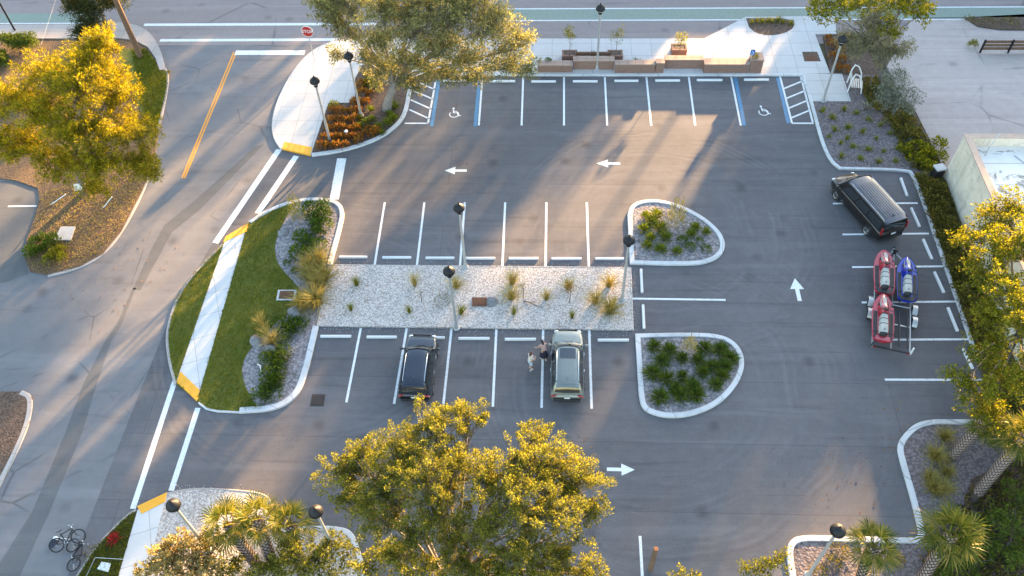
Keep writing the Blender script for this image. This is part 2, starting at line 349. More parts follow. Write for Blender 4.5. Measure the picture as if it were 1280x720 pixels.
# ---- raised pavements (real kerb height)
ZP = .13
street_edge = P(640, 50).y
plaza = PL([(352,187),(342,172),(341,152),(348,126),(364,94),(384,70),(404,57),(430,50)]) + PL([(668,50),(880,50),(932,23),(1028,22)]) + PL([(1023,45),(1018,43),(1022,54),(1037,93),(1003,94),(512,94)]) + PL([(500,80),(470,75),(452,84),(444,100),(444,122),(436,130),(411,130),(389,195)])
# smooth the outer bend only
pl2 = smoothline(PL([(352,187),(342,172),(341,152),(348,126),(364,94),(384,70),(404,57),(430,50)]), 2) + [p.xy for p in plaza[8:]]
slab('pavement', pl2, ZP, M['conc'])
slab('pavement', PL([(1003.4,94),(1037,94),(1052,94),(1063,128),(1015,128)]), ZP+.004, M['conc'])
slab('pavement', PL([(1016,22.2),(1043,22.2),(1045,44),(1012,44)]), ZP+.003, M['conc'])
tl_walk = PL([(-200,34),(105,32),(150,29.5)]) + [p.to_3d() for p in smoothline(PL([(150,29.5),(166,31),(184,38),(197,54),(204,72),(207,88)]), 2)][1:] + PL([(200,89),(195,74),(185,60),(168,51),(150,49),(-200,51)])
slab('pavement', tl_walk, ZP, M['pinkconc'])
path = PL([(281,304),(310,281),(247.5,500),(221,478)]); slab('path', path, .105, M['walk'])
path2 = PL([(173,638),(208.5,621),(178,745),(142,745)]); slab('path', path2, .105, M['walk'])
# ---- planted beds and lawns
def bed(name, pts, m, z=.09): return slab(name, pts, z, m)
corner = PL([(389,195),(411,130),(436,130),(444,122),(444,100),(452,84),(470,75),(500,80),(514,95),(513,106),(508,138),(499,155),(478,171),(450,183),(420,190.5)])
bed('planting_bed', corner, M['mulch'])
top_bed = smoothline(PL([(932,24.5),(991,24.5),(993,36),(979,44),(960,46.5),(944,43),(936,36)]), 1)
b = MB(); b.sheet(top_bed, ZP+.006); struct(b.build('planting_bed', M['mulch']))
b = MB(); b.sheet(PL([(1002,66.5),(1021,66.5),(1025.5,78.5),(1005,78.5)]), ZP+.006); struct(b.build('planting_bed', M['mulch']))
bed('planting_bed', PL([(1028,46),(1044,43),(1065,43),(1108,95),(1052,95),(1037.5,93)]), M['mulch'])
bed('planting_bed', PL([(1015,128),(1063.5,128),(1053,95),(1108,95),(1142,140),(1168,190),(1184,224),(1140,216),(1134,213.5),(1050,211),(1040,203),(1028,180)]), M['purple'])
bed('verge', PL([(1141,218),(1184,224.5),(1205,294),(1250,420),(1290,540),(1250,540),(1217,440)]), M['rough'])
bed('planting_bed', PL([(1205,23),(1420,22),(1420,40),(1250,38),(1222,34)]), M['mulch'], .1)
isl_out = [(280,304),(310,281),(330,268),(356,256),(384,250),(410,251.5),(423,256),(428,268),(426,280),(412,333),(396,408),(381,470),(368,497),(345,511),(302,515),(262,513),(249,503),(220,480),(214,455),(210,425),(212,405),(222,372),(243,342)]
bed('lawn', PL(isl_out), M['lawn'], .085)
lbed = smoothline(PL([(368,254.5),(352,284),(343,308),(347,332),(374,360),(384,383),(352,398),(325,425),(306,447),(302,470),(313,497),(324,511.5)]), 2) + [p.xy for p in PL([(345,510.5),(367,496.5),(380,469.5),(395,408),(411,333),(427,270),(423,258),(410,252.5),(384,251)])]
b = MB(); b.sheet(lbed, .095); struct(b.build('planting_bed', M['rock']))
strip = PL([(396,408),(411.5,332.5),(788,336),(791,413)]); slab('gravel_bed', smoothline(strip, 0), .11, M['gravel'])
D1 = [(790,329),(788,300),(787,270),(790,260),(800,254),(818,252),(840,256),(862,265),(882,277),(897,291),(903,303),(902,315),(893,324),(876,329.5),(850,330.5)]
D2 = [(797,421),(860,419.5),(895,421),(914,428),(925,442),(927,458),(922,474),(911,490),(896,504),(878,513),(858,519),(836,520.5),(818,517),(806,511),(802,500),(800,470)]
D1w = smoothline(PL(D1), 2, True); D2w = smoothline(PL(D2), 2, True)
D1w = [p for p in smoothline(PL(D1[2:]+D1[:1]), 2)]; D2w = [p for p in smoothline(PL(D2), 2)]
for d in (D1w, D2w):
    b = MB(); b.prism(d, -.05, .09); struct(b.build('planting_bed', M['rock']))
br = [(1152,668),(1141,622),(1125,568),(1125,557),(1131,547),(1142,536),(1152,531),(1168,528.5)]
brw = smoothline(PL(br), 2)
bl = [(1146,677),(1040,674.5),(1003,673.5),(991,678),(986,689),(988,705),(996,760)]
blw = smoothline(PL(bl), 2)
bed('planting_bed', list(brw) + [p.xy for p in PL([(1256,529),(1330,529),(1360,800),(1000,800)])] + list(blw)[::-1], M['purple'])
b = MB(); b.sheet(PL([(1212,600),(1300,560),(1340,790),(1130,790),(1165,712),(1196,660)]), .096); struct(b.build('planting_bed', M['mulch']))
bb = [(209,618),(232,612.5),(262,611.5),(298,614),(324,617),(337,623),(340,636),(346,664)]
bbw = smoothline(PL(bb), 2); bc = smoothline(PL([(346,664),(400,661),(428,663),(439,669),(446,685),(470,770)]), 2)
bed('gravel_bed', list(bbw) + list(bc)[1:] + [p.xy for p in PL([(150,770),(178,745)])], M['gravel'])
pine_verge = PL([(-200,51),(150,49.5),(168,51.5),(185,60.5),(195,74.5),(200,89),(213,89),(209,120),(199,160),(193,200),(178,240),(152,290),(129,318),(100,334),(60,344),(38,340),(31,322),(34,300),(44,272),(50,250),(48,236),(20,226),(-200,200)])
slab('verge', pine_verge, .07, M['needles'])
b = MB(); b.sheet(PL([(150,62),(183,62),(194,76),(199,89.5),(212,89.5),(208,120),(198,158),(186,160),(172,130),(158,100),(150,80)]), .075); struct(b.build('lawn', M['lawn']))
slab('verge', PL([(-200,489),(30,490),(41,497),(37,528),(21,565),(2,602),(-200,900)]), .05, M['mulch'])
slab('verge', PL([(172,637),(160,643),(122,681),(96,722),(60,790),(130,790),(149,722)]), .07, M['rough'])
# ---- kerbs
def kerb(line, w=.3, z=.15, closed=False, m='kerb'):
    b = MB(); b.ribbon(line, w, -.05, z, closed); return struct(b.build('kerb', M[m], smooth=25))
kerb(D1w, closed=True); kerb(D2w, closed=True)
kerb(smoothline(PL([(390,194.5),(420,190.5),(450,183),(478,171.5),(499,155),(508,139),(513,107),(514.5,95)]), 2))
kerb(smoothline(PL([(313,279),(330,267.5),(356,256),(384,250),(410,251),(424,256),(428.5,268),(425,285),(412,332)]), 2))
kerb(smoothline(PL([(395,409),(381,469),(370,495),(346,511),(300,514)]), 2), .36)
kerb(PL([(514.5,94.5),(1003,94.5)]), .22, .145)
kerb(list(smoothline(PL([(1004,96),(1014,128),(1027,178),(1038,202),(1050,211.5)]), 2)) + list(smoothline(PL([(1050,211.5),(1134,213.5),(1141,219),(1158,264),(1218,441)]), 2))[1:], .22)
kerb(brw); kerb(PL([(1168,528.5),(1300,529)])); kerb(blw); kerb([P(1152,668).xy, P(1146,677).xy])
kerb(bc, .28); kerb(bbw, .1, .11, m='pinkconc')
kerb(smoothline(PL([(352,187),(342,172),(341,152),(348,126),(364,94),(384,70),(404,57),(430,50),(500,50)]), 2), .15, .135, m='conc')
kerb(PL([(500,50.3),(668,50.3),(880,50.3),(932,23.2),(1042,22)]), .15, .135, m='conc')
kerb(PL([(396.5,407.6),(791,413),(788,336),(412,332.2)]), .1, .125, m='gravel')
kerb(smoothline(PL([(279,306),(243,343),(222,373),(211,406),(209,428),(213,456),(220,481)]), 2), .18, .1, m='pinkconc')
kerb(smoothline(PL([(249,504),(262,514),(302,516)]), 1), .12, .1)
kerb(smoothline(PL([(192,204),(178,241),(152,291),(129,319),(100,335),(60,345)]), 2), .24, .05, m='pinkconc')
kerb(smoothline(PL([(26,491),(39,496.5),(35,528),(20,564),(0,603),(-60,720)]), 2), .3, .06, m='pinkconc')
kerb(smoothline(PL([(206,86),(211,95),(207,125),(198,162)]), 1), .18, .1, m='pinkconc')
kerb(smoothline(PL([(171,638),(160,644),(122,682),(95,724)]), 1), .15, .09, m='pinkconc')
# ---- paint
def stripe(a, c, w=.14, z=.011, m='white', name='stall_line'):
    p, q = P(*a), P(*c); d = (q-p).normalized(); n = Vector((-d.y, d.x, 0))*w/2
    b = MB(); b.sheet([p-n, q-n, q+n, p+n], z); return struct(b.build(name, M[m]))
def quad(pts, z=.011, m='white', name='road_marking'):
    b = MB(); b.sheet(PL(pts), z); return struct(b.build(name, M[m]))
for x0, x1 in ((603,598.5),(654,652),(705,705),(756,759),(808,814),(861,869),(914,926)): stripe((x0,96.5), (x1,157))
for x0, x1 in ((481,468),(530.5,521),(581,575),(631.5,628),(683,682),(733.5,736)): stripe((x0,253), (x1,333))
for x0, x1, y1 in ((451,433,503),(508.5,492.5,505),(564.5,554,507.5),(620.5,616,508.5),(679,677,510),(736.5,739.5,511)): stripe((x0,410), (x1,y1))
stripe((800,670), (804,740)); stripe((790,373.3), (907,375))
for a, c in (((1041,254.6),(1147,254)),((1053,293.2),(1161,292)),((1065,334),(1179,333)),((1077,378.2),(1196,377)),((1110,424.8),(1211,424.2)),((1106,474.6),(1228,475))): stripe(a, c)
for s in (-1, 1):   # blue-edged accessible bays
    pass
stripe((545,99), (535,154.5)); stripe((549,99), (539.5,158), .26, .0115, 'blue'); stripe((506,154.2), (536,154.2))
for i in range(4):
    y = 142.5-i*12.2; stripe((511.5+i*1.9, y-5.5), (536.5+i*2.3, y+6))
stripe((599.5,98), (594,158), .26, .0115, 'blue'); stripe((919,97), (930.5,157), .26, .0115, 'blue')
stripe((975,95.5), (990,154.2)); stripe((972,97), (985.5,154), .26, .0115, 'blue'); stripe((990,154.2), (1017,154.2)); stripe((1001,96), (1016,153))
for i in range(4):
    y = 148-i*12.2; stripe((989-i*3.1, y-.5), (1012-i*3, y-10))
stripe((349,187), (269,304), .42, name='road_marking'); stripe((370.5,195), (322,267), .42, name='road_marking')
quad([(421.5,198),(433,198),(423.5,249.5),(412,249.5)])
stripe((219,475), (166,636), .3, name='road_marking'); stripe((247.5,510), (214,613.5), .3, name='road_marking')
stripe((180,31), (470,30), .34, .0065, name='road_marking'); stripe((200,50.5), (425,49.5), .34, .0065, name='road_marking'); stripe((294,66), (381,66), .6, name='road_marking')
for o in (-1.6, 1.6): stripe((294+o,65), (229+o,223), .13, .0065, 'yellow', 'road_marking')
y0, y1 = P(640, 11.2).y, P(640, 25.8).y
xr = P(560, 20).x; xl = P(108, 22).x
poly('cycle_lane', [(xr,y1),(70,y1),(70,y0),(xr,y0)], .006, M['teal'], True)
for y in (y0, y1): poly('road_marking', [(xr,y-.07),(70,y-.07),(70,y+.07),(xr,y+.07)], .0085, M['white'], True)
z0, z1 = P(50, 17).y, P(50, 28.5).y
poly('cycle_lane', [(-130,z1),(xl,z1),(xl,z0),(-130,z0)], .006, M['teal'], True)
poly('road_marking', [(-130,z1-.16),(xl,z1-.16),(xl,z1-.02),(-130,z1-.02)], .0085, M['white'], True)
stripe((10,258), (46,257.5), .12, .0075, name='road_marking')
# arrows and wheelchair signs painted on the asphalt
def arrow(px, py, ang, L, label):
    s = L; pts = [(-.5*s,-.07*s),(.02*s,-.07*s),(.02*s,-.24*s),(.5*s,0),(.02*s,.24*s),(.02*s,.07*s),(-.5*s,.07*s)]
    b = MB(); b.sheet(pts, 0); o = b.build('painted_arrow', M['white']); c = P(px, py); o.location = (c.x, c.y, .012); o.rotation_euler = (0, 0, ang)
    return tag(o, label, 'arrow', 'white direction arrows painted on the asphalt')
arrow(569.5, 213.3, PI, 1.55, 'white painted arrow pointing left, below the accessible bay under the big oak')
arrow(760.5, 204.5, PI, 1.6, 'white painted arrow pointing left on the sunlit asphalt near the brick walls')
arrow(996.5, 362, PI/2, 1.75, 'white painted arrow pointing up the lane, beside the jet ski trailer')
arrow(776, 587, 0, 1.45, 'white painted arrow pointing right beside the yellow oak crown')
def wheelchair(px, py, label):
    b = MB(); r = .46; n = 18
    for i in range(n):
        a0, a1 = R_(-215)+R_(275)*i/n, R_(-215)+R_(275)*(i+1)/n
        b.add([(math.cos(a)*q-.05, math.sin(a)*q-.25, 0) for a in (a0, a1) for q in (r-.05, r+.05)], [(0,1,3,2)])
    b.sheet([(-.24,.52),(-.12,.52),(-.05,.03),(.3,.03),(.3,-.07),(-.17,-.07)], .0003)
    b.sheet([(.2,-.06),(.32,-.02),(.5,-.42),(.66,-.36),(.68,-.46),(.42,-.56)], .0006); b.sheet([(-.08,.26),(.2,.26),(.2,.17),(-.08,.17)], .0009)
    b.sheet([(-.18+.12*math.cos(2*PI*j/12), .68+.12*math.sin(2*PI*j/12)) for j in range(12)], .0012)
    o = b.build('wheelchair_symbol', M['white']); c = P(px, py); o.location = (c.x, c.y, .0125); o.scale = (.72, .72, 1); return tag(o, label, 'painted symbol', 'white wheelchair symbols on the asphalt')
wheelchair(568.5, 141, 'white wheelchair symbol in the accessible bay beside the big oak')
wheelchair(954.5, 138.5, 'white wheelchair symbol in the sunlit accessible bay by the blue sign')
# yellow tactile ramps
for pts, lab in (([(279.5,304.5),(283,297),(311.5,280),(308.5,291)], 'yellow tactile ramp at the upper end of the grass island path'),
                 ([(226,465.5),(250.5,489),(247,502.5),(221.5,479)], 'yellow tactile ramp at the lower end of the grass island path'),
                 ([(353,187.5),(356,179),(391,186),(388.5,195.5)], 'yellow tactile ramp at the tip of the white corner plaza'),
                 ([(172.5,634),(209.5,616.5),(207,628.5),(178,643.5)], 'yellow tactile ramp on the pale path beside the bottom palms')):
    zt = .15 if 'plaza' in lab else .125
    b = MB(); b.prism(PL(pts), .0, zt); A, B, Cc, Dd = PL(pts)
    for i in range(1, 12):
        for j in range(1, 5):
            u, v = i/12, j/5; p = (A*(1-u)+B*u) if False else (A*(1-v)+Dd*v)*(1-u)+(B*(1-v)+Cc*v)*u
            b.lathe([(.035, 0), (.03, .012), (.012, .016)], 6, (p.x, p.y, zt))
    tag(b.build('tactile_ramp', M['tact']), lab, 'tactile paving', 'yellow tactile ramps')
# wheel stops
def wheelstop(a, c, label, group):
    p, q = P(a[0], a[1], .06), P(c[0], c[1], .06); L = (q-p).length; b = MB()
    sec = [(-.085,0),(-.085,.06),(-.055,.125),(.055,.125),(.085,.06),(.085,0)]
    b.loft([[Vector((x*k+0, s[0]*w, s[1]*w)) for s in sec] for x, k, w in ((-L/2,1,.9),(-L/2+.03,1,1),(L/2-.03,1,1),(L/2,1,.9))])
    for x in (-L*.3, L*.3): b.lathe([(.025,.12),(.025,.13),(.012,.132)], 6, (x, 0, 0))
    o = b.build('wheel_stop', M['stop'], bevel=.012); d = q-p; o.location = ((p.x+q.x)/2, (p.y+q.y)/2, .008); o.rotation_euler = (0, 0, math.atan2(d.y, d.x))
    tag(o, label, 'wheel stop', group)
def stops(lst, where, group):
    for i, (a, c) in enumerate(lst): wheelstop(a, c, f"pale concrete wheel stop, {nth(i, len(lst))} {where}", group)
stops([((x0,y),(x1,y)) for x0, x1, y in ((554,582,101),(613,644,101.5),(664,695,101.8),(716,747,101.6),(768,798,101),(819,850,100.6),(871,903,100),(930,961,99.5))], 'in the row before the brick walls', 'wheel stops along the brick walls')
stops([((x0,y),(x1,y)) for x0, x1, y in ((424,459,321.2),(478,514,321.8),(532,568,322.4),(581,619,322.8),(636,673,323),(689,727,323.2),(744,780,323.2))], 'in the row above the pale gravel strip', 'wheel stops above the gravel strip')
stops([((x0,y),(x1,y)) for x0, x1, y in ((400.5,439,420.3),(458.5,496,421.2),(515,556,422),(573,612,423),(631,670,424),(690,727,424.5),(747,786,425))], 'in the row below the pale gravel strip', 'wheel stops below the gravel strip')
rs = [((1126,222.5),(1134,245)),((1139,260),(1149.5,283.5)),((1154,299),(1165,324)),((1168,340),(1180,366)),((1185,384.5),(1197,414)),((1204,436),(1216,461))]
for i, (a, c) in enumerate(rs): wheelstop(a, c, f"slanted pale wheel stop, {'topmost' if i == 0 else 'bottom one' if i == 5 else ORD[i]+' from the top'} along the weedy verge", 'slanted wheel stops along the verge')
wheelstop((801.3,336.5), (802.6,366), 'pale wheel stop lying lengthwise below the upper rounded island', 'wheel stops at the gravel strip end'); wheelstop((803.7,381), (805,411), 'pale wheel stop lying lengthwise above the lower rounded island', 'wheel stops at the gravel strip end')
# ================================================================= VEGETATION
M['oakleaf'] = leafmat('oak_leaves', [(.065,.08,.016), (.135,.142,.024), (.245,.235,.038), (.36,.315,.055)], .5, (1.25,1.2,.75))
M['oakleaf2'] = leafmat('hazy_oak_leaves', [(.095,.10,.04), (.175,.17,.066), (.275,.255,.10), (.37,.325,.14)], .45, (1.25,1.25,.8))
M['moss'] = leafmat('grey_moss_leaves', [(.13,.12,.075), (.21,.195,.125), (.30,.27,.18)], .35)
M['pineleaf'] = leafmat('golden_pine_needles', [(.07,.08,.008), (.175,.165,.011), (.32,.275,.016), (.43,.35,.026)], .42, (1.5,1.3,.4))
M['conifer'] = leafmat('dark_conifer_needles', [(.022,.032,.012), (.045,.055,.018), (.09,.085,.024)], .25)
M['goldleaf'] = leafmat('yellow_green_leaves', [(.055,.075,.010), (.125,.145,.014), (.23,.23,.022), (.32,.285,.035)], .45, (1.5,1.3,.4))
M['silver'] = leafmat('silver_green_leaves', [(.10,.115,.08), (.19,.20,.15), (.30,.30,.24)], .2, (1.1,1.1,.8))
M['cream'] = leafmat('cream_tipped_leaves', [(.10,.10,.04), (.25,.20,.08), (.42,.33,.15), (.5,.4,.2)], .35)
M['palm'] = leafmat('palm_fronds', [(.055,.08,.014), (.11,.13,.02), (.21,.19,.032), (.33,.245,.07)], .35, (1.4,1.3,.4), .4)
M['boots'] = pmat('palm_leaf_bases', (.25,.18,.145), (.39,.295,.245), 6, .95, bm=.4, bscale=20); M['fibre'] = pmat('palm_trunk_fibre', (.05,.034,.026), (.09,.065,.05), 9, .95)
M['shrub'] = leafmat('green_shrub_leaves', [(.035,.075,.010), (.075,.125,.016), (.15,.185,.025)], .3)
M['shrubdark'] = leafmat('dark_shrub_leaves', [(.040,.072,.010), (.078,.115,.016), (.15,.17,.028)], .25)
M['croton'] = leafmat('coppery_croton_leaves', [(.10,.045,.015), (.24,.09,.022), (.36,.15,.03), (.20,.13,.02), (.42,.24,.05)], .3, (1.3,1.1,.6))
M['fern'] = leafmat('fern_leaves', [(.06,.10,.012), (.14,.18,.02), (.26,.26,.03)], .35)
M['straw'] = leafmat('straw_grass_blades', [(.22,.19,.045), (.44,.34,.10), (.6,.45,.17)], .35, (1.2,1.1,.7))
M['tuft'] = leafmat('green_grass_blades', [(.10,.13,.018), (.21,.22,.03), (.34,.29,.06)], .35)
M['plume'] = leafmat('muhly_grass_blades', [(.16,.15,.04), (.29,.245,.07), (.42,.32,.11)], .35)
M['turf'] = leafmat('lawn_blades', [(.070,.095,.005), (.125,.142,.008), (.21,.19,.02)], .3, scale=.25)
M['weed'] = leafmat('weed_leaves', [(.045,.06,.014), (.10,.10,.022), (.20,.165,.035), (.22,.14,.055)], .3, scale=.4)
M['redleaf'] = leafmat('red_bromeliad_leaves', [(.30,.02,.02), (.45,.04,.03)], .2, (1.2,.8,.8))

def runit(n):
    v = nr.normal(size=(n, 3)); return v/np.linalg.norm(v, axis=1, keepdims=True)
def leaf_verts(c, d, L, W):
    """pointed leaf blades: (n,4,3)"""
    n = len(c); s = np.cross(d, runit(n)); s /= np.maximum(np.linalg.norm(s, axis=1, keepdims=True), 1e-6)
    L = np.asarray(L).reshape(-1, 1); W = np.asarray(W).reshape(-1, 1)
    m = c + d*L*.5
    return np.stack([c, m + s*W*.5, c + d*L, m - s*W*.5], 1)
def quadmesh(name, mat, V, parent=None):
    n = len(V); k = V.shape[1]; me = bpy.data.meshes.new(name)
    me.vertices.add(n*k); me.vertices.foreach_set('co', V.reshape(-1).astype(np.float32))
    me.loops.add(n*k); me.loops.foreach_set('vertex_index', np.arange(n*k, dtype=np.int32))
    me.polygons.add(n); me.polygons.foreach_set('loop_start', np.arange(0, n*k, k, dtype=np.int32))
    me.materials.append(mat); me.update(calc_edges=True)
    o = bpy.data.objects.new(name, me); COL.objects.link(o)
    if parent: o.parent = parent
    return o
def clump_leaves(C, rc, n, L, W, flat=.75, radial=.7, up=.25, out=None):
    K = len(C); C = np.repeat(np.asarray(C), n, 0); N = len(C); u = runit(N)
    r = (nr.random((N, 1))**.4)*np.repeat(nr.uniform(.7, 1.25, K)*rc, n)[:, None]
    ax = runit(K)*.8 + (out if out is not None else 0); ax /= np.linalg.norm(ax, axis=1, keepdims=True); ax = np.repeat(ax, n, 0)
    off = u*r*np.array([1, 1, flat]); al = (off*ax).sum(1, keepdims=True); off = off*.8 + ax*al*.95
    pos = C + off; d = u*radial + runit(N)*(1-radial) + np.array([0, 0, up])
    d /= np.linalg.norm(d, axis=1, keepdims=True)
    k = nr.uniform(.65, 1.3, N); return leaf_verts(pos, d, L*k, W*k)
def lobe_points(c, r, k, top=.35, shell=.5):
    u = runit(k); u[:, 2] = u[:, 2]*.9 + top*.5; u /= np.linalg.norm(u, axis=1, keepdims=True)
    return np.asarray(c) + u*np.asarray(r)*(nr.random((k, 1))**shell)*nr.uniform(.8, 1.28, (k, 1))
def tree(name, label, base, lobes, tr, leaf, bark, cl=40, n=40, rc=.55, L=.17, W=.09, fork=.35, radial=.7, flat=.75, cat='tree', group=None, twigs=True, up=.25, top=.35, lean=(0, 0)):
    """tapered trunk with limbs to every bough; leaves gathered in many small clumps with gaps between them"""
    base = Vector(base); root = empty(name, base, 0, label, cat, group); cen = Vector((0, 0, 0))
    lb = [(Vector(c)-base, r) for c, r in lobes]
    cen = sum((c for c, r in lb), Vector())/len(lb); fk = Vector((cen.x*.35+lean[0], cen.y*.35+lean[1], cen.z*fork))
    t = MB(); t.tube([Vector((0,0,-.1)), Vector((0,0,.12)), fk*.4+Vector((rnd.uniform(-.15,.15), rnd.uniform(-.15,.15), 0)), fk], [tr*1.5, tr*1.1, tr*.9, tr*.75], 10)
    t.build('trunk', bark, root, smooth='all')
    g = MB(); V = []
    for c, r in lb:
        st = fk*rnd.uniform(.82, 1.0); md = (st+c)/2 + Vector((rnd.uniform(-.4,.4), rnd.uniform(-.4,.4), rnd.uniform(.1,.6)))
        q = c-Vector((0,0,r[2]*.4)); r0 = tr*.48
        g.tube([st, st*.55+md*.45, md, md*.45+q*.55, q], [r0*.7, r0*.52, r0*.4, r0*.28, r0*.18], 6)
        k = max(5, int(cl*(r[0]*r[1]*r[2])**(2/3)/2.2)); pts = lobe_points(c, r, k, top); ou = pts-np.asarray(c); ou /= np.maximum(np.linalg.norm(ou, axis=1, keepdims=True), .01); V.append(clump_leaves(pts, rc, n, L, W, flat, radial, up, ou))
        if twigs:
            for p in pts:
                p = Vector(p); a = q.lerp(md, rnd.random()*.5); m = a.lerp(p, .55)+Vector((rnd.uniform(-.2,.2), rnd.uniform(-.2,.2), rnd.uniform(0,.25)))
                g.tube([a, m, p], [r0*.1, r0*.06, r0*.02+.004], 4, cap=False)
    g.build('branch', bark, root, smooth='all'); quadmesh('crown', leaf, np.concatenate(V), root); return root
def lobesP(lst): return [(P(x, y, z), (rx, ry, rz)) for x, y, z, rx, ry, rz in lst]
# ---- big trees in view
tree('pine_tree', 'golden lit pine with tufted needles filling the upper left corner verge', P(105,243), lobesP([
    (126,52,10.2,1.1,1.1,1.0),(112,76,9.6,1.6,1.5,1.2),(143,96,8.2,1.1,1.0,.9),(60,92,8.6,2.0,1.5,1.2),(100,105,9.3,2.2,1.8,1.4),(20,125,7.2,1.9,1.6,1.2),(55,140,7.8,1.8,1.6,1.2),(145,120,7.6,1.7,1.5,1.1),
    (178,165,5.8,1.4,1.3,.9),(135,165,7.0,1.8,1.5,1.2),(90,165,7.4,1.9,1.6,1.2),(40,180,6.0,1.8,1.5,1.1),(170,205,4.6,1.4,1.2,.9),(120,205,5.6,1.7,1.5,1.1),(75,205,5.4,1.7,1.4,1.0),(5,175,6,1.6,1.4,1.0),(188,215,3.9,.8,.8,.6),(115,238,3.2,1.0,.9,.6)]),
    .24, M['pineleaf'], M['bark'], cl=92, n=76, rc=.22, L=.19, W=.042, radial=.92, flat=.85, fork=.55, up=.35)
tree('conifer_tree', 'dark feathery conifer behind the golden pine at the top edge', P(108,50), lobesP([(116,30,2.0,1.1,1.1,.9),(100,40,1.4,.9,.9,.7),(108,10,3.0,1.5,1.3,.9),(136,4,3.4,1.3,1.2,.9),(96,6,3.2,1.2,1.2,.8),(120,-8,4.0,1.2,1.1,1.0)]), .16, M['conifer'], M['bark'], cl=60, n=60, rc=.36, L=.3, W=.055, radial=.85)
tree('oak_tree', 'wide hazy live oak with drooping moss over the corner bed', P(484,137), lobesP([
    (410,4,8.2,1.5,1.4,1.0),(430,-6,9.0,2.0,1.7,1.2),(480,5,9.4,2.2,1.9,1.4),(520,30,8.4,2.3,1.9,1.4),(570,15,8.6,2.3,2,1.4),(615,30,7.6,2.0,1.8,1.3),(645,55,6.2,1.5,1.4,1.1),(640,80,4.6,1.4,1.2,.9),
    (590,70,5.6,1.7,1.5,1.1),(550,60,6.4,1.9,1.7,1.2),(510,75,5.4,1.5,1.3,1.0),(475,50,6.8,1.5,1.3,1.1),(600,95,3.6,1.3,1.1,.7),(560,92,4.0,1.2,1.1,.8),(525,-14,10,2.0,1.8,1.2),(590,-10,9.4,1.9,1.7,1.2),(440,40,6.4,1.0,.9,.7),(420,68,4.6,.7,.7,.5),(660,85,3.9,.8,.8,.6),(515,105,3.2,.8,.8,.6),(478,80,4.4,1.1,1.0,1.0),(498,92,3.2,.9,.8,1.0),(458,72,5.0,.9,.8,.7),(470,98,2.6,.6,.6,.8),(535,85,4.4,1.1,1.0,.7),(424,22,7.4,1.2,1.1,.8),(404,-6,8.4,1.0,1.0,.7)]),
    .34, M['oakleaf2'], M['palebark'], cl=80, n=48, rc=.3, L=.18, W=.065, fork=.42, flat=.9, up=-.1, top=.2)
tree('moss_tree', 'leaning small tree with grey moss drape behind the metal bench', P(1104,108), lobesP([
    (1085,55,3.4,1.3,1.2,1.5),(1062,48,3.6,.9,.9,1.1),(1118,62,3.0,1.1,1.0,1.2),(1095,25,5.2,1.3,1.2,1.2)]), .17, M['moss'], M['bark'], cl=70, n=60, rc=.36, L=.22, W=.05, up=-.5)
tree('yellow_tree', 'yellow green tree at the top edge beside the pale driveway', P(1112,98), lobesP([
    (1050,8,6.8,1.2,1.1,.8),(1085,-2,7.8,1.5,1.4,1.0),(1125,5,7.2,1.4,1.3,1.0),(1152,15,6.2,.9,.9,.7),(1030,20,5.6,.8,.7,.5),(1110,38,5.0,.9,.8,.7),(1148,2,7.2,1.1,1,.8),(1020,3,6.6,.7,.7,.5)]), .15, M['goldleaf'], M['bark'], cl=64, n=44, rc=.26, L=.17, W=.09)
tree('silver_bush', 'rounded silver green bush beside the pale driveway', P(1117,150), lobesP([(1118,115,2.0,1.35,1.2,1.2),(1104,128,1.3,.9,.9,.8),(1132,125,1.5,1.0,.9,.9),(1118,98,3.0,.9,.9,.7)]), .09, M['silver'], M['bark'], cl=52, n=46, rc=.3, L=.17, W=.06, cat='bush')
tree('yellow_oak_tree', 'sunlit yellow green oak hanging over the right hand verge', P(1290,430), lobesP([
    (1265,262,6.6,1.4,1.3,.9),(1240,275,6.2,1.2,1.1,.8),(1215,298,5.6,1.1,1.0,.7),(1250,310,6.6,1.7,1.5,1.1),(1285,300,7.4,1.7,1.6,1.2),(1230,345,5.8,1.2,1.2,.9),(1265,365,6.8,1.7,1.6,1.2),(1240,395,5.6,1.2,1.2,.9),(1290,410,6.8,1.6,1.5,1.1),
    (1235,440,5.0,1.2,1.1,.8),(1205,478,4.2,.8,.7,.5),(1222,500,3.8,.9,.9,.6),(1255,480,5.0,1.4,1.3,.9),(1190,470,4.6,.55,.5,.35),(1285,470,5.8,1.3,1.3,1),(1240,520,3.4,.9,.9,.7),(1200,300,5,.6,.6,.4)]),
    .26, M['goldleaf'], M['bark'], cl=78, n=58, rc=.23, L=.14, W=.06)
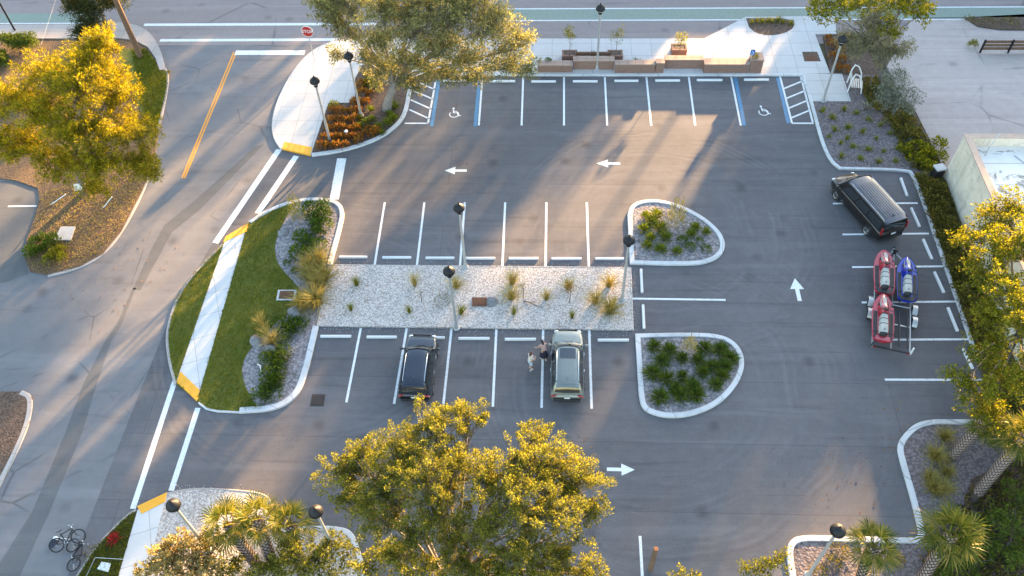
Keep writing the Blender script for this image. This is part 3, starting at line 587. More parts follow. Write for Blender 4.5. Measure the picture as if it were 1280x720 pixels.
tree('amber_oak_tree', 'large amber lit oak crown across the bottom middle of the lot', P(560,812), lobesP([
    (430,592,7.2,1.2,1.0,.7),(455,570,7.6,1.1,.9,.7),(500,560,8.6,1.4,1.2,.9),(545,530,9.0,1.3,1.1,.8),(585,522,8.6,.9,.8,.6),(480,610,8.0,1.5,1.3,.9),(530,595,9.0,1.5,1.3,1.0),(570,575,8.6,1.0,.9,.7),(440,625,7.0,1.0,.9,.6),(475,645,7.2,1.2,1.0,.7),(545,640,8.2,1.2,1.1,.8),
    (610,595,8.8,1.1,1.0,.8),(650,575,9.2,1.2,1.1,.8),(668,545,8.6,.8,.7,.5),(690,580,8.8,1.3,1.2,.9),(725,600,8.2,1.2,1.0,.8),(738,640,7.4,.8,.7,.5),(640,630,9.2,1.5,1.3,1.0),(690,635,8.6,1.4,1.2,.9),(600,660,8.2,1.3,1.1,.8),(650,690,8.2,1.4,1.2,.9),(705,695,7.2,1.1,.9,.7),(585,705,7.2,1.2,1.0,.7),(635,735,7.4,1.4,1.2,.9),(560,600,7.4,.8,.8,.6),(515,668,7.4,.9,.8,.6),(565,672,7.6,.9,.8,.6),(540,705,6.6,.8,.7,.5),(500,695,6.4,.8,.7,.5),(735,715,6.4,.8,.7,.5),(680,735,7.2,1.2,1.1,.8)]),
    .3, M['oakleaf'], M['palebark'], cl=160, n=84, rc=.17, L=.09, W=.045, fork=.68, flat=.8)
# ---- lower bushes along the bottom edge
def bush(label, base, lobes, m, name='leafy_bush', cl=110, rc=.17, L=.13, W=.065, group=None): return tree(name, label, base, lobesP(lobes), .06, m, M['bark'], cl=cl, n=40, rc=rc, L=L, W=W, cat='bush', fork=.3, group=group)
bush('cream tipped bush beside the pale path at the bottom edge', P(225,728), [(205,690,1.6,.9,.8,.6),(235,680,1.8,.9,.8,.7),(215,710,1.6,1.0,.9,.7),(255,700,1.7,.8,.8,.6),(185,712,1.1,.7,.6,.5),(240,722,1.4,1.0,.9,.7),(262,680,1.5,.6,.6,.5)], M['cream'], 'cream_bush', L=.15, W=.085)
bush('olive bush around the foot of the lamp post by the bottom palms', P(400,735), [(385,690,2.0,1.0,.9,.7),(420,685,2.2,1.0,.9,.7),(360,700,1.6,.9,.9,.6),(400,715,1.8,1.2,1.0,.7),(355,680,1.6,.6,.6,.5)], M['oakleaf'])
bush('yellow green bush below the amber oak at the bottom edge', P(478,745), [(480,690,2.6,.8,.8,.6),(500,705,2.6,.9,.8,.6),(455,710,2.4,.9,.8,.6),(520,725,2.2,.9,.9,.6)], M['oakleaf'])
bush('low tawny bush between the wooden post and the bottom kerb', P(960,738), [(960,708,2.0,.8,.7,.4),(935,714,1.8,.5,.5,.35),(978,700,1.9,.4,.4,.3)], M['oakleaf'])
bush('small sprig of yellow leaves beside the wooden post', P(862,745), [(850,722,2.0,.5,.5,.35),(872,720,1.9,.35,.3,.25)], M['oakleaf'])
bush('yellow green bush between the palm trunks at the bottom edge', P(310,735), [(292,706,1.0,.7,.6,.5),(330,712,1.1,.7,.6,.5),(275,718,.9,.6,.6,.4),(350,704,1.0,.6,.5,.4),(312,722,1.0,.7,.6,.4)], M['oakleaf'])
bush('dark leafy bush under the broad fan palm by the bottom kerb', P(1215,712), [(1210,706,.7,.8,.7,.4),(1235,680,.7,.8,.7,.45),(1225,655,.6,.6,.6,.4),(1180,712,.6,.6,.5,.35)], M['shrubdark'])
# ---- palms
def palm(label, base, head, nf, fl, group, spread=1.0):
    base = Vector(base); head = Vector(head)-base; root = empty('palm_tree', base, 0, label, 'palm', group)
    L = head.length; ax = head.normalized(); t = MB(); k = 7; md = head*.5 + Vector((-head.y, head.x, 0))*.05
    pts = [Vector((0,0,-.05))]+[(Vector()*(1-u)**2 + md*2*u*(1-u) + head*u*u) for u in np.linspace(.08, 1, k)]
    t.tube(pts, [.24]+[.20+.05*u for u in np.linspace(0, 1, k)], 12)
    a = ax.orthogonal().normalized(); b2 = ax.cross(a)
    for i in range(int(L/.1)):       # criss-cross leaf bases
        u = .12+.88*i/(L/.1); c = md*2*u*(1-u) + head*u*u
        for j in range(7):
            an = 2*PI*(j+.5*(i % 2))/7; o = a*math.cos(an)+b2*math.sin(an); r = .20+.05*u; side = ax.cross(o)
            p0 = c+o*r; s = .07
            t.add([p0-side*s, p0+side*s, p0+side*s*.4+ax*.15+o*.09, p0-side*s*.4+ax*.15+o*.09, p0-ax*.03-o*.04], [(0,1,2,3),(0,3,4),(1,4,2),(4,3,2),(0,4,1)], 1)
    t.build('trunk', [M['fibre'], M['boots']], root)
    V = []; st = MB()
    for f in range(nf):
        an = 2.39996*f + rnd.uniform(-.2,.2); el = R_(82) - R_(112)*(f/nf)**.85*spread; dirv = Vector((math.cos(an)*math.cos(el), math.sin(an)*math.cos(el), math.sin(el)))
        pl = fl*rnd.uniform(.42,.6); hub = head + dirv*pl + Vector((0,0,-.12*pl*pl)); st.tube([head+dirv*.06, head+dirv*pl*.5+Vector((0,0,.02)), hub], [.022,.017,.012], 5, cap=False)
        sd = dirv.cross(Vector((0,0,1))); sd = sd.normalized() if sd.length > .01 else Vector((1,0,0)); nn = sd.cross(dirv)
        nb = 19
        for q in range(nb):
            g = R_(-118)+R_(236)*q/(nb-1); bl = fl*.62*(.72+.28*math.cos(g))*rnd.uniform(.9,1.08)
            d = dirv*math.cos(g) + sd*math.sin(g) + nn*(.12*abs(math.sin(g)))
            tip = hub + d*bl + Vector((0,0,-.22*bl*bl)); mid = hub + d*bl*.5 + Vector((0,0,.02)); w = (sd*math.cos(g)-dirv*math.sin(g))*.024*fl + nn*rnd.uniform(-.02,.02)
            V.append([hub-w*.3, mid-w, tip, mid+w])
    quadmesh('crown', M['palm'], np.array([[list(x) for x in v] for v in V]), root); st.build('stalk', M['palm'], root)
    return root
palm('young fan palm near the bottom, leaning towards the yellow tactile ramp', P(330,716), P(285,655,2.2), 17, 1.45, 'fan palms by the bottom left bed')
palm('fan palm just below the shell gravel, between two other palms', P(352,728), P(322,648,2.5), 17, 1.35, 'fan palms by the bottom left bed')
palm('fan palm beside the lamp post at the bottom edge', P(378,722), P(364,655,2.2), 16, 1.3, 'fan palms by the bottom left bed')
palm('fan palm beside the black lamp head at the bottom corner', P(1066,750), P(1092,682,2.5), 16, 1.35, 'fan palms by the bottom right kerb')
palm('broad fan palm in the corner between the two bottom kerbs', P(1140,745), P(1190,668,2.7), 20, 1.65, 'fan palms by the bottom right kerb')
palm('shaded palm whose thick textured trunk leans across the verge', P(1214,628), P(1284,545,3.2), 22, 1.5, 'shaded palms on the verge')
palm('shaded palm with a short textured trunk near the kerb bend', P(1185,577), P(1232,528,2.2), 18, 1.1, 'shaded palms on the verge')
bush('dark green bush low in the shaded bed right of the palms', P(1262,690), [(1255,650,1.0,.9,.9,.6),(1275,620,1.0,.8,.8,.6),(1262,690,.8,.8,.8,.5)], M['shrubdark'])
bush('dark bush at the shaded corner beneath the yellow oak', P(1262,560), [(1250,545,1.2,.9,.9,.7),(1275,560,1.4,.9,.9,.8),(1235,535,.9,.7,.7,.5)], M['shrubdark'])
# ---- small plants: a few source meshes, then copies
def mound(n, r, h, L, W, up=.4):
    u = runit(n); u[:, 2] = np.abs(u[:, 2]); pos = u*np.array([r, r, h])*(nr.random((n, 1))**.4); pos[:, 2] += .04
    d = u*.8 + runit(n)*.4 + np.array([0, 0, up]); d /= np.linalg.norm(d, axis=1, keepdims=True); k = nr.uniform(.7, 1.25, n); return leaf_verts(pos, d, L*k, W*k)
def blades(n, r, h, w, spread=.55, droop=.5):
    V = []
    for i in range(n):
        a = rnd.uniform(0, 2*PI); q = rnd.random()**.5*r*.3; t = abs(rnd.gauss(0, spread)); hh = h*rnd.uniform(.6, 1.1); c = np.array([math.cos(a), math.sin(a), 0.])
        s = np.array([-math.sin(a), math.cos(a), 0.])*w*rnd.uniform(.7, 1.3); b = c*q; z = np.array([0, 0, 1.])
        m = b + (c*math.sin(t) + z*math.cos(t))*hh*.6; e = m + (c*math.sin(t+droop) + z*math.cos(t+droop))*hh*.45
        V += [[b-s, b+s, m+s*.8, m-s*.8], [m-s*.8, m+s*.8, e+s*.15, e-s*.15]]
    return np.array(V)
def rosette(n, r, w, el0=.3, el1=1.2):
    V = []
    for i in range(n):
        a = 2.39996*i; el = rnd.uniform(el0, el1); c = np.array([math.cos(a)*math.cos(el), math.sin(a)*math.cos(el), math.sin(el)]); s = np.array([-math.sin(a), math.cos(a), 0])*w; L = r*rnd.uniform(.75, 1.1)
        V.append([c*.03, c*L*.5+s, c*L+np.array([0,0,-.12*L]), c*L*.5-s])
    return np.array(V)
SRC = {}
def source(key, mat, V): SRC.setdefault(key, []).append((mat, V))
for _ in range(3):
    source('shrub', M['shrub'], mound(260, .42, .5, .15, .06)); source('spiky', M['fern'], np.concatenate([rosette(70, .6, .024), mound(60, .3, .4, .2, .04)])); source('dark', M['shrubdark'], np.concatenate([rosette(110, .68, .022, .05, 1.35), mound(60, .36, .4, .18, .035)]))
    source('croton', M['croton'], mound(130, .3, .38, .17, .075)); source('straw', M['straw'], blades(150, .35, .95, .009, .42)); source('tuft', M['tuft'], blades(120, .3, .75, .011, .35))
    source('plume', M['plume'], blades(260, .7, 1.15, .012, .6, .7)); source('small', M['tuft'], blades(60, .22, .38, .012, .75)); source('weedshrub', M['weed'], mound(200, .5, .5, .14, .06))
    source('feather', M['plume'], np.concatenate([mound(420, .45, 1.7, .3, .03, 1.2)])); source('redplant', M['redleaf'], rosette(34, .55, .03)); source('gold', M['goldleaf'], mound(220, .45, .5, .16, .07)); source('dry', M['weed'], mound(160, .5, .25, .16, .03))
    source('agave', M['fern'], rosette(40, .7, .03, .2, 1.3)); source('creeper', M['shrub'], mound(260, .5, .38, .13, .06))
USED = {}
def plant(key, name, label, cat, px, py, group=None, z=.09, s=1.0, sz=None):
    i = rnd.randrange(3); k = (key, i, name)
    if k not in USED:
        o = quadmesh(name, *SRC[key][i]); USED[k] = o
    else:
        o = USED[k].copy(); COL.objects.link(o)
    p = P(px, py, z); o.location = p; o.rotation_euler = (0, 0, rnd.uniform(0, 6.28)); q = s*rnd.uniform(.74, 1.2); o.scale = (q, q, (sz or s)*rnd.uniform(.8, 1.15)); 
    for a in ('label', 'category', 'group', 'kind'):
        if a in o: del o[a]
    return tag(o, label, cat, group)
def bedplants(key, name, pts, phrase, place, rows, cat, group, **kw):
    for (x, y), l in zip(pts, rowlabels(pts, phrase, place, rows)): plant(key, name, l, cat, x, y, group, **kw)
d1 = [(780+x/7.2, 243+y/7.2) for x, y in ((190,205),(295,195),(235,255),(170,330),(330,315),(240,410),(365,400),(205,470),(325,510),(475,525),(640,310),(735,350),(600,370))]
bedplants('spiky', 'spiky_shrub', d1, 'spiky green shrub', 'of the upper rounded island', 3, 'shrub', 'spiky shrubs in the upper rounded island', s=1.18)
d1b = [(780+x/7.2, 243+y/7.2) for x, y in ((525,425),(675,425),(600,480),(735,500))]
bedplants('shrub', 'low_shrub', d1b, 'low greyish shrub', 'near the upper island curve', 1, 'shrub', 'low shrubs in the upper rounded island', s=.75)
plant('feather', 'feathery_shrub', 'tall feathery olive shrub at the back kerb of the upper rounded island', 'shrub', 843.5, 283, None, s=1.1, sz=1.45)
d2 = [(640+x/4, 362+y/4) for x, y in ((710,290),(785,310),(960,300),(1040,305),(1090,350),(750,360),(850,350),(700,420),(770,450),(850,440),(930,360),(1000,390),(1060,390),(820,500),(900,490),(950,420),(1015,480),(740,540),(840,535),(920,530),(1050,440))]
bedplants('dark', 'spiky_shrub', d2, 'dark green shrub', 'of the lower rounded island', 4, 'shrub', 'dark shrubs filling the lower rounded island', s=1.1)
plant('feather', 'feathery_shrub', 'feathery straw topped shrub at the back of the lower rounded island', 'shrub', 860, 441, None, s=.95, sz=1.0)
gp = [(400+x/3.2, 322+y/3.2) for x, y in ((380,112),(545,120),(770,105),(765,165),(905,168),(992,125),(1155,115),(1100,180),(1000,110))][:8]
bedplants('straw', 'straw_grass', gp, 'straw coloured grass clump', 'of the gravel strip', 2, 'grass clump', 'straw grass clumps in the gravel strip', s=1.2)
gp = [(400+x/3.2, 322+y/3.2) for x, y in ((148,112),(125,212),(358,220),(565,225),(775,228),(1008,242))]
bedplants('tuft', 'green_grass', gp, 'upright greenish grass clump', 'of the pale gravel strip', 1, 'grass clump', 'greenish grass clumps in the gravel strip', s=.95)
plant('plume', 'tall_grass', 'big tawny grass clump near the gravel strip corner by the rounded islands', 'grass clump', 762, 390, None, s=1.1)
# left island beds
i1 = [(300+x/4.5, 242+y/4.5) for x, y in ((400,100),(475,80),(470,130),(470,190),(420,145),(350,250),(440,235),(380,290),(440,305),(335,345),(385,350),(430,190))]
bedplants('shrub', 'leafy_shrub', i1, 'leafy green shrub', 'of the upper left island bed', 3, 'shrub', 'leafy shrubs in the upper island bed', s=1.3)
bedplants('shrub', 'small_shrub', [(359,330),(369,339)], 'small green shrub alone on grey rock', 'beside the left lawn', 1, 'shrub', 'small shrubs on the grey rock', s=.55)
plant('feather', 'feathery_shrub', 'tall pale feathery grass at the top of the left grass island', 'shrub', 374, 275, None, s=1.1, sz=1.15)
i2 = [(300+x/4.5, 244+y/4.5) for x, y in ((390,410),(445,385),(480,470),(440,520),(360,620),(435,610),(390,470))]
bedplants('plume', 'muhly_grass', i2, 'tawny ornamental grass', 'between lawn and gravel strip', 3, 'grass clump', 'tawny ornamental grasses by the gravel strip', s=1.12)
i3 = [(290+x/5.14, 382+y/5.14) for x, y in ((310,130),(375,120),(350,180),(330,240),(280,330),(330,310),(230,350),(260,395),(315,390),(325,350),(240,450),(295,450),(235,510),(275,500),(220,575),(185,590),(262,555),(300,490),(440,130),(400,150))]
bedplants('creeper', 'creeping_shrub', i3, 'low spreading green shrub', 'of the lower left island bed', 4, 'shrub', 'spreading shrubs in the lower island bed', s=1.12)
bedplants('straw', 'straw_grass', [(328,408),(334,420),(341,428)], 'pale straw grass clump', 'beside the left lawn', 1, 'grass clump', 'straw grass clumps by the lawn', s=1.15)
# corner bed with coppery crotons
def inpoly(x, y, pts):
    r = False; n = len(pts)
    for i in range(n):
        (x1, y1), (x2, y2) = pts[i], pts[(i+1) % n]
        if (y1 > y) != (y2 > y) and x < (x2-x1)*(y-y1)/(y2-y1)+x1: r = not r
    return r
cp = [(396,190),(413,134),(440,132),(449,122),(450,100),(462,92),(474,98),(470,120),(455,135),(448,150),(452,172),(436,186),(420,187)]
cr = []
for j in range(9):
    for i in range(14):
        x = 394+i*7.6+(j % 2)*3.8+rnd.uniform(-1.5,1.5); y = 96+j*11+rnd.uniform(-1.5,1.5)
        if inpoly(x, y, cp): cr.append((x, y))
cr += [(457,168),(465,170),(448,178),(461,163),(470,166)]
for x, y in cr: plant('croton', 'croton_shrub', 'coppery croton shrub in the mass planting of the white plaza corner bed', 'shrub', x, y, 'coppery crotons massed in the corner bed', s=1.1)
bedplants('gold', 'golden_shrub', [(462,107),(472,108),(418,134)], 'bright yellow shrub', 'among the coppery crotons', 1, 'shrub', 'yellow shrubs in the corner bed', s=1.0)
bedplants('spiky', 'green_fern', [(380+x/5.144, 62+y/5.144) for x, y in ((360,450),(405,470),(440,455),(480,500),(440,525),(350,500),(500,545),(540,480),(580,450),(430,395),(590,380),(550,420))], 'ferny green plant', 'below the big oak', 3, 'fern', 'green ferns in the corner bed', s=.95)
plant('agave', 'fan_plant', 'bright yellow green spiky plant at the oak trunk foot', 'plant', 490, 133, None, s=1.2)
# top right bed
tp = [(1028,140),(1040,148),(1055,138),(1070,142),(1085,150),(1100,158),(1043,163),(1060,160),(1078,166),(1095,174),(1112,168),(1050,180),(1066,184),(1085,188),(1104,190),(1052,196),(1075,199),(1098,203),(1122,186),(1058,174),(1036,172),(1119,203)]
bedplants('small', 'grass_tuft', tp, 'small olive grass tuft', 'of the lava rock bed', 4, 'grass tuft', 'grass tufts dotted over the lava rock bed', s=1.15)
bedplants('croton', 'reddish_shrub', [(1040,58),(1049,64),(1040,72),(1052,76),(1046,86),(1056,88),(1035,50),(1062,60)], 'reddish brown shrub', 'behind the lamp post by the bench', 2, 'shrub', 'reddish shrubs behind the right lamp', s=1.2)
bedplants('weedshrub', 'weedy_shrub', [(1090,135),(1112,156),(1130,166),(1096,112),(1128,150),(1140,172)], 'weedy brown green shrub', 'round the silver bush', 2, 'shrub', 'weedy shrubs round the silver bush', s=1.2)
bedplants('gold', 'golden_weed', [(1146,186),(1158,196),(1172,184),(1144,203),(1160,212),(1130,190),(1174,200)], 'yellow green weedy bush', 'above the utility cabinet', 2, 'bush', 'yellow weedy bushes by the utility box', s=1.35)
bedplants('small', 'grass_tuft', [(940,29),(952,28),(965,28),(978,29),(988,30),(960,27),(946,27),(972,26)], 'short golden grass tuft', 'of the street side planting bed', 1, 'grass tuft', 'grass tufts in the street side bed', s=1.2, z=.14)
bedplants('dry', 'dry_tuft', [(1212,27),(1236,29),(1262,30)], 'dry brown tuft', 'beyond the wooden rail', 1, 'grass tuft', 'dry tufts beyond the rail', s=1.2)
plant('gold', 'round_shrub', 'lone rounded olive shrub beside the wooden rail', 'shrub', 1215, 58, None, s=1.1)
# right lower bed
bedplants('plume', 'bushy_grass', [(1180,548),(1168,572),(1160,598),(1182,592),(1176,612),(1165,612)], 'olive grassy bush', 'by the shaded palms', 3, 'bush', 'grassy bushes inside the kerb bend', s=.8)
bedplants('weedshrub', 'weedy_shrub', [(1022,716),(1040,705),(1120,700),(1050,690)], 'low weedy shrub', 'inside the bottom right kerb', 1, 'shrub', 'weedy shrubs inside the bottom kerb', s=.9)
# verge plants
bedplants('gold', 'lime_bush', [(70,318),(80,324),(62,326),(78,314)], 'lime green leafy bush', 'of the pine verge end', 2, 'bush', 'lime bushes on the pine verge', s=1.0)
bedplants('shrub', 'leafy_shrub', [(45,305),(56,300),(48,316),(62,310),(40,318),(68,302)], 'dark green verge shrub', 'beside the grey utility lid', 2, 'shrub', 'shrubs beside the grey lid', s=1.1)
plant('redplant', 'red_bromeliad', 'bright red spiky plant on the brown verge beside the pale path', 'plant', 143, 674, None, s=.9)
plant('dry', 'dry_tuft', 'dark dead clump on the verge edge behind the wire frame', 'plant', 117, 692, None, s=.8)
# hedge
def hedge(label, pts, h):
    root = empty('hedge', P(*pts[0]), 0, label, 'hedge'); V = []; o = root.location
    poly_ = PL(pts); c = sum(poly_, Vector())/len(poly_)
    for k in range(4200):
        w = nr.dirichlet(np.ones(len(poly_))*.6); p = sum((q*x for q, x in zip(poly_, w)), Vector())
        V.append([p.x-o.x, p.y-o.y, h*rnd.random()**.45])
    V = np.array(V); d = runit(len(V)); d[:, 2] = np.abs(d[:, 2]); quadmesh('foliage', M['shrubdark'], leaf_verts(V, d, nr.uniform(.1,.2,len(V)), .08), root)
    b = MB(); b.tube([(0,0,0),(.3,-.2,h*.8)], [.05,.03], 6); b.build('stem', M['bark'], root)
hedge('clipped dark green hedge beside the pink sidewalk', [(3,56),(52,54),(57,66),(24,68),(8,64)], 1.2)
hedge('dark low hedge at the edge below the clipped hedge', [(-20,76),(14,74),(14,86),(-20,88)], 1.0)
# ---- lawns and weeds that nobody could count
def scatter(pts, n):
    w = PL(pts); xs = [p.x for p in w]; ys = [p.y for p in w]; q = [(p.x, p.y) for p in w]; out = []
    while len(out) < n:
        x, y = rnd.uniform(min(xs), max(xs)), rnd.uniform(min(ys), max(ys))
        if inpoly(x, y, q): out.append((x, y))
    return np.array(out)
def turf(name, pts, n, m, z, h, w, holes=()):
    xy = scatter(pts, n); hs = [[(p.x, p.y) for p in PL(k)] for k in holes]
    xy = np.array([p for p in xy if not any(inpoly(p[0], p[1], k) for k in hs)]); k = len(xy)
    d = runit(k); d[:, 2] = np.abs(d[:, 2])+.6; d /= np.linalg.norm(d, axis=1, keepdims=True)
    c = np.column_stack([xy, np.full(k, z)]); V = leaf_verts(c, d, nr.uniform(.5, 1.2, k)*h, np.full(k, w)); o = quadmesh(name, m, V); o['kind'] = 'stuff'; return o
pathhole = [(281.2,303.5),(309.8,281.5),(247,501),(222,478)]
bedhole = [(371,256),(352,284),(343,308),(347,332),(374,360),(384,383),(352,398),(325,425),(306,447),(302,470),(313,497),(324,512),(400,512),(430,250)]
g1 = turf('grass', isl_out, 30000, M['turf'], .085, .14, .035, [pathhole, bedhole])
g2 = turf('grass', [(165,62),(183,62),(194,76),(199,89.5),(212,89.5),(208,120),(198,158),(186,160),(176,130)], 5000, M['turf'], .075, .16, .05)
g3 = turf('grass', [(171,640),(160,645),(122,683),(96,724),(90,740),(140,740),(149,722)], 4500, M['turf'], .07, .14, .035)
g4 = turf('weeds', [(1143,222),(1182,226),(1203,295),(1245,420),(1285,540),(1252,538),(1220,440)], 5200, M['weed'], .09, .3, .1)
g5 = turf('weeds', [(1066,100),(1106,97),(1140,142),(1166,190),(1182,222),(1140,212),(1125,190),(1110,150),(1085,130)], 3500, M['weed'], .09, .3, .1)
g6 = turf('weeds', [(60,240),(190,205),(176,240),(150,288),(127,316),(98,332),(60,342),(40,336),(34,318),(46,275),(52,250)], 3200, M['plume'], .07, .16, .04)
g7 = turf('weeds', [(1205,620),(1290,560),(1290,740),(1150,740),(1150,690)], 2400, M['weed'], .1, .34, .1)
# the verge weeds swallow the wall foot in uneven thickets
wv = [(1150,228),(1164,236),(1158,248),(1172,258),(1168,272),(1180,282),(1178,300),(1190,312),(1186,330),(1200,345),(1198,365),(1210,380),(1208,400),(1222,418),(1190,290),(1172,240)]
bedplants('weedshrub', 'weedy_bush', wv, 'weedy green bush', 'along the building verge', 4, 'bush', 'weedy bushes along the building verge', s=1.3)
# ---- saplings in the gravel strip and the street planters
def sapling(label, base, h, m, r, z=.1, group=None, n=120):
    root = empty('sapling', P(base[0], base[1], z), 0, label, 'sapling', group); t = MB(); t.tube([(0,0,-.03),(.03,.02,h*.5),(.0,.04,h)], [.026,.02,.009], 6)
    for k in range(7):
        a = k*2.4; z0 = h*(.55+.06*k); t.tube([(0.02,0.03,z0),(math.cos(a)*r*.5, math.sin(a)*r*.5, z0+.12),(math.cos(a)*r*.9, math.sin(a)*r*.9, z0+.3)], [.01,.007,.003], 4, cap=False)
    t.build('trunk', M['bark'], root, smooth='all')
    c = lobe_points((0,0,h*.9), (r, r, r*1.25), 16); quadmesh('crown', m, clump_leaves(c, .16, n//16+1, .12, .05), root)
sapling('thin bare sapling standing in the middle of the gravel strip', (654,373), 1.5, M['plume'], .18, n=30)
sapling('thin sapling with orange leaves in the gravel strip', (712,378), 1.7, M['croton'], .28, n=70)
sapling('thin leafless sapling near the gravel strip lamp', (527,377), .8, M['weed'], .12, n=20)
# ================================================================= STREET FURNITURE
LAMP = None
def lamp_post(base, label, z=.1, h=5.5):
    global LAMP
    base = Vector((base[0], base[1], z))
    if LAMP is None:
        r = LAMP = empty('street_lamp', base, 0, label, 'street lamp', 'park lamps with dark acorn heads')
        b = MB(); b.lathe([(.19,0),(.19,.06),(.14,.1),(.12,.32),(.095,.4)], 16); b.build('base', M['pole'], r, smooth=True)
        b = MB(); b.lathe([(.088,.38),(.082,2.0),(.066,4.75),(.066,4.86)], 14); b.build('pole', M['pole'], r, smooth=True)
        hd = MB(); hd.lathe([(.10,4.84),(.14,4.88),(.14,4.94),(.07,4.97),(.09,5.0),(.17,5.04),(.19,5.07)], 16)
        hd.lathe([(.20,5.22),(.30,5.20),(.335,5.24),(.34,5.30),(.30,5.42),(.20,5.54),(.09,5.60),(.05,5.63),(.06,5.66),(.035,5.70),(.012,5.80)], 24)
        for k in range(4):
            a = PI/4+k*PI/2; hd.tube([(.17*math.cos(a), .17*math.sin(a), 5.05),(.22*math.cos(a), .22*math.sin(a), 5.14),(.25*math.cos(a), .25*math.sin(a), 5.23)], .012, 5)
        ho = hd.build('lamp_head', M['black'], r, smooth=True)
        g = MB(); g.lathe([(.16,5.06),(.205,5.12),(.215,5.18),(.19,5.225)], 18); g.build('lamp_glass', M['lamp'], ho, smooth=True)
        return r
    r = tree_copy(LAMP); r.location = base; r['label'] = label; return r
lamp_post(P(413,178), 'lamp post with black head at the front of the coppery corner bed')
lamp_post(P(452,147), 'lamp post with black head among green ferns of the corner bed')
lamp_post(P(582,335), 'lamp post with black head at the back edge of the pale gravel strip')
lamp_post(P(571,412), 'lamp post with black head at the gravel strip edge by the dark car')
lamp_post(P(777.5,375), 'lamp post with black head at the gravel strip end by the upper rounded island')
lamp_post(P(746,88), 'lamp post with black head in front of the brick planter walls')
lamp_post(P(1028,128), 'lamp post with black head beside the metal bench at the right')
lamp_post(P(217,632,5.35), 'lamp post with round black head over the shell gravel by the yellow ramp')
lamp_post(P(395,640,5.35), 'lamp post with round black head rising from the olive bush by the palms')
lamp_post(P(1047,664,5.35), 'lamp post with round black head beside the bottom right palms')
# signs
M['red'] = pmat('sign_red', (.42,.02,.02), (.36,.016,.018), 6, .5); M['signwhite'] = pmat('sign_white', (.75,.75,.73), (.68,.68,.66), 9, .5); M['signblue'] = pmat('sign_blue', (.03,.13,.42), (.04,.16,.46), 8, .5)
def octa(r, y0, y1):
    b = MB(); p = [(r*math.cos(PI/8+k*PI/4), r*math.sin(PI/8+k*PI/4)) for k in range(8)]
    b.loft([[Vector((x, y, z)) for x, z in p] for y in (y0, y1)]); return b
sp = P(393.5,77,.13); r = empty('stop_sign', sp, R_(-6), 'red octagonal stop sign on a thin post at the white plaza edge', 'stop sign')
b = MB(); b.tube([(0,.03,0),(0,.03,3.25)], .035, 8); b.build('post', M['pole'], r)
octa(.50, -.012, .0).build('border', M['signwhite'], r); o = octa(.455, -.018, -.0125).build('sign_face', M['red'], r)
for q in r.children:
    if q.name.startswith(('border', 'sign_face')): q.location = (0, 0, 2.75)
def lettering(txt, parent, size, loc, mat, rot=(PI/2, 0, 0)):
    c = bpy.data.curves.new('lettering', 'FONT'); c.body = txt; c.size = size; c.align_x = 'CENTER'; c.align_y = 'CENTER'; c.extrude = .002; c.offset = .004*size*3
    tmp = bpy.data.objects.new('tmp', c); COL.objects.link(tmp); bpy.context.view_layer.update(); me = bpy.data.meshes.new_from_object(tmp.evaluated_get(bpy.context.evaluated_depsgraph_get())); bpy.data.objects.remove(tmp); me.materials.clear(); me.materials.append(mat)
    ob = bpy.data.objects.new('lettering', me); COL.objects.link(ob); ob.location = loc; ob.rotation_euler = rot; ob.parent = parent; return ob
lettering('STOP', o, .36, (0, -.022, 0), M['signwhite'])
sp = P(935,91,.13); r = empty('parking_sign', sp, 0, 'small blue accessible parking sign on a post before the brick wall', 'sign')
b = MB(); b.tube([(0,.03,0),(0,.03,2.15)], .03, 8); b.build('post', M['pole'], r)
b = MB(); b.box((0,-.005,1.85), (.36,.012,.5)); b.build('sign_face', M['signblue'], r, bevel=.004)
b = MB(); b.tube([(-.08+.16*math.cos(a)*.8+.05, -.014, 1.8+.13*math.sin(a)) for a in np.linspace(R_(-215), R_(55), 12)], .014, 5); b.tube([(-.03,-.014,2.0),(-.03,-.014,1.83),(.06,-.014,1.83),(.1,-.014,1.7)], .015, 5); b.build('wheelchair_mark', M['signwhite'], r)
# brick planter walls
def bwall(x0, x1, yb, h, dep, label, z=.13):
    A, B = P(x0, yb, z), P(x1, yb, z); w = B.x-A.x; r = empty('planter_wall', ((A.x+B.x)/2, A.y+dep/2, z), 0, label, 'brick wall', 'brown brick planter walls')
    b = MB(); b.box((0,0,h/2-.02), (w,dep,h+.0)); b.build('brickwork', M['brick'], r)
    c = MB(); c.box((0,0,h+.015), (w+.06,dep+.08,.075)); c.build('cap', M['cap'], r, bevel=.012)
bwall(672, 715, 90.4, .62, .55, 'low brown brick planter wall beside the big oak crown')
bwall(716.5, 767, 87, .78, .5, 'set back brick planter wall right behind the street lamp')
bwall(768.5, 818, 91.2, .76, .5, 'long brick planter wall between the two set back walls')
bwall(819, 829, 91.2, .88, .5, 'short raised brick pier joining the middle planter walls')
bwall(830.5, 877.5, 85.8, .78, .5, 'set back brick planter wall below the yellow sapling')
bwall(879, 934.5, 91.2, .76, .7, 'brick planter wall with sunlit cap beside the blue sign')
bwall(936, 951, 91.4, 1.15, .9, 'tall brick end pier topped with plants')
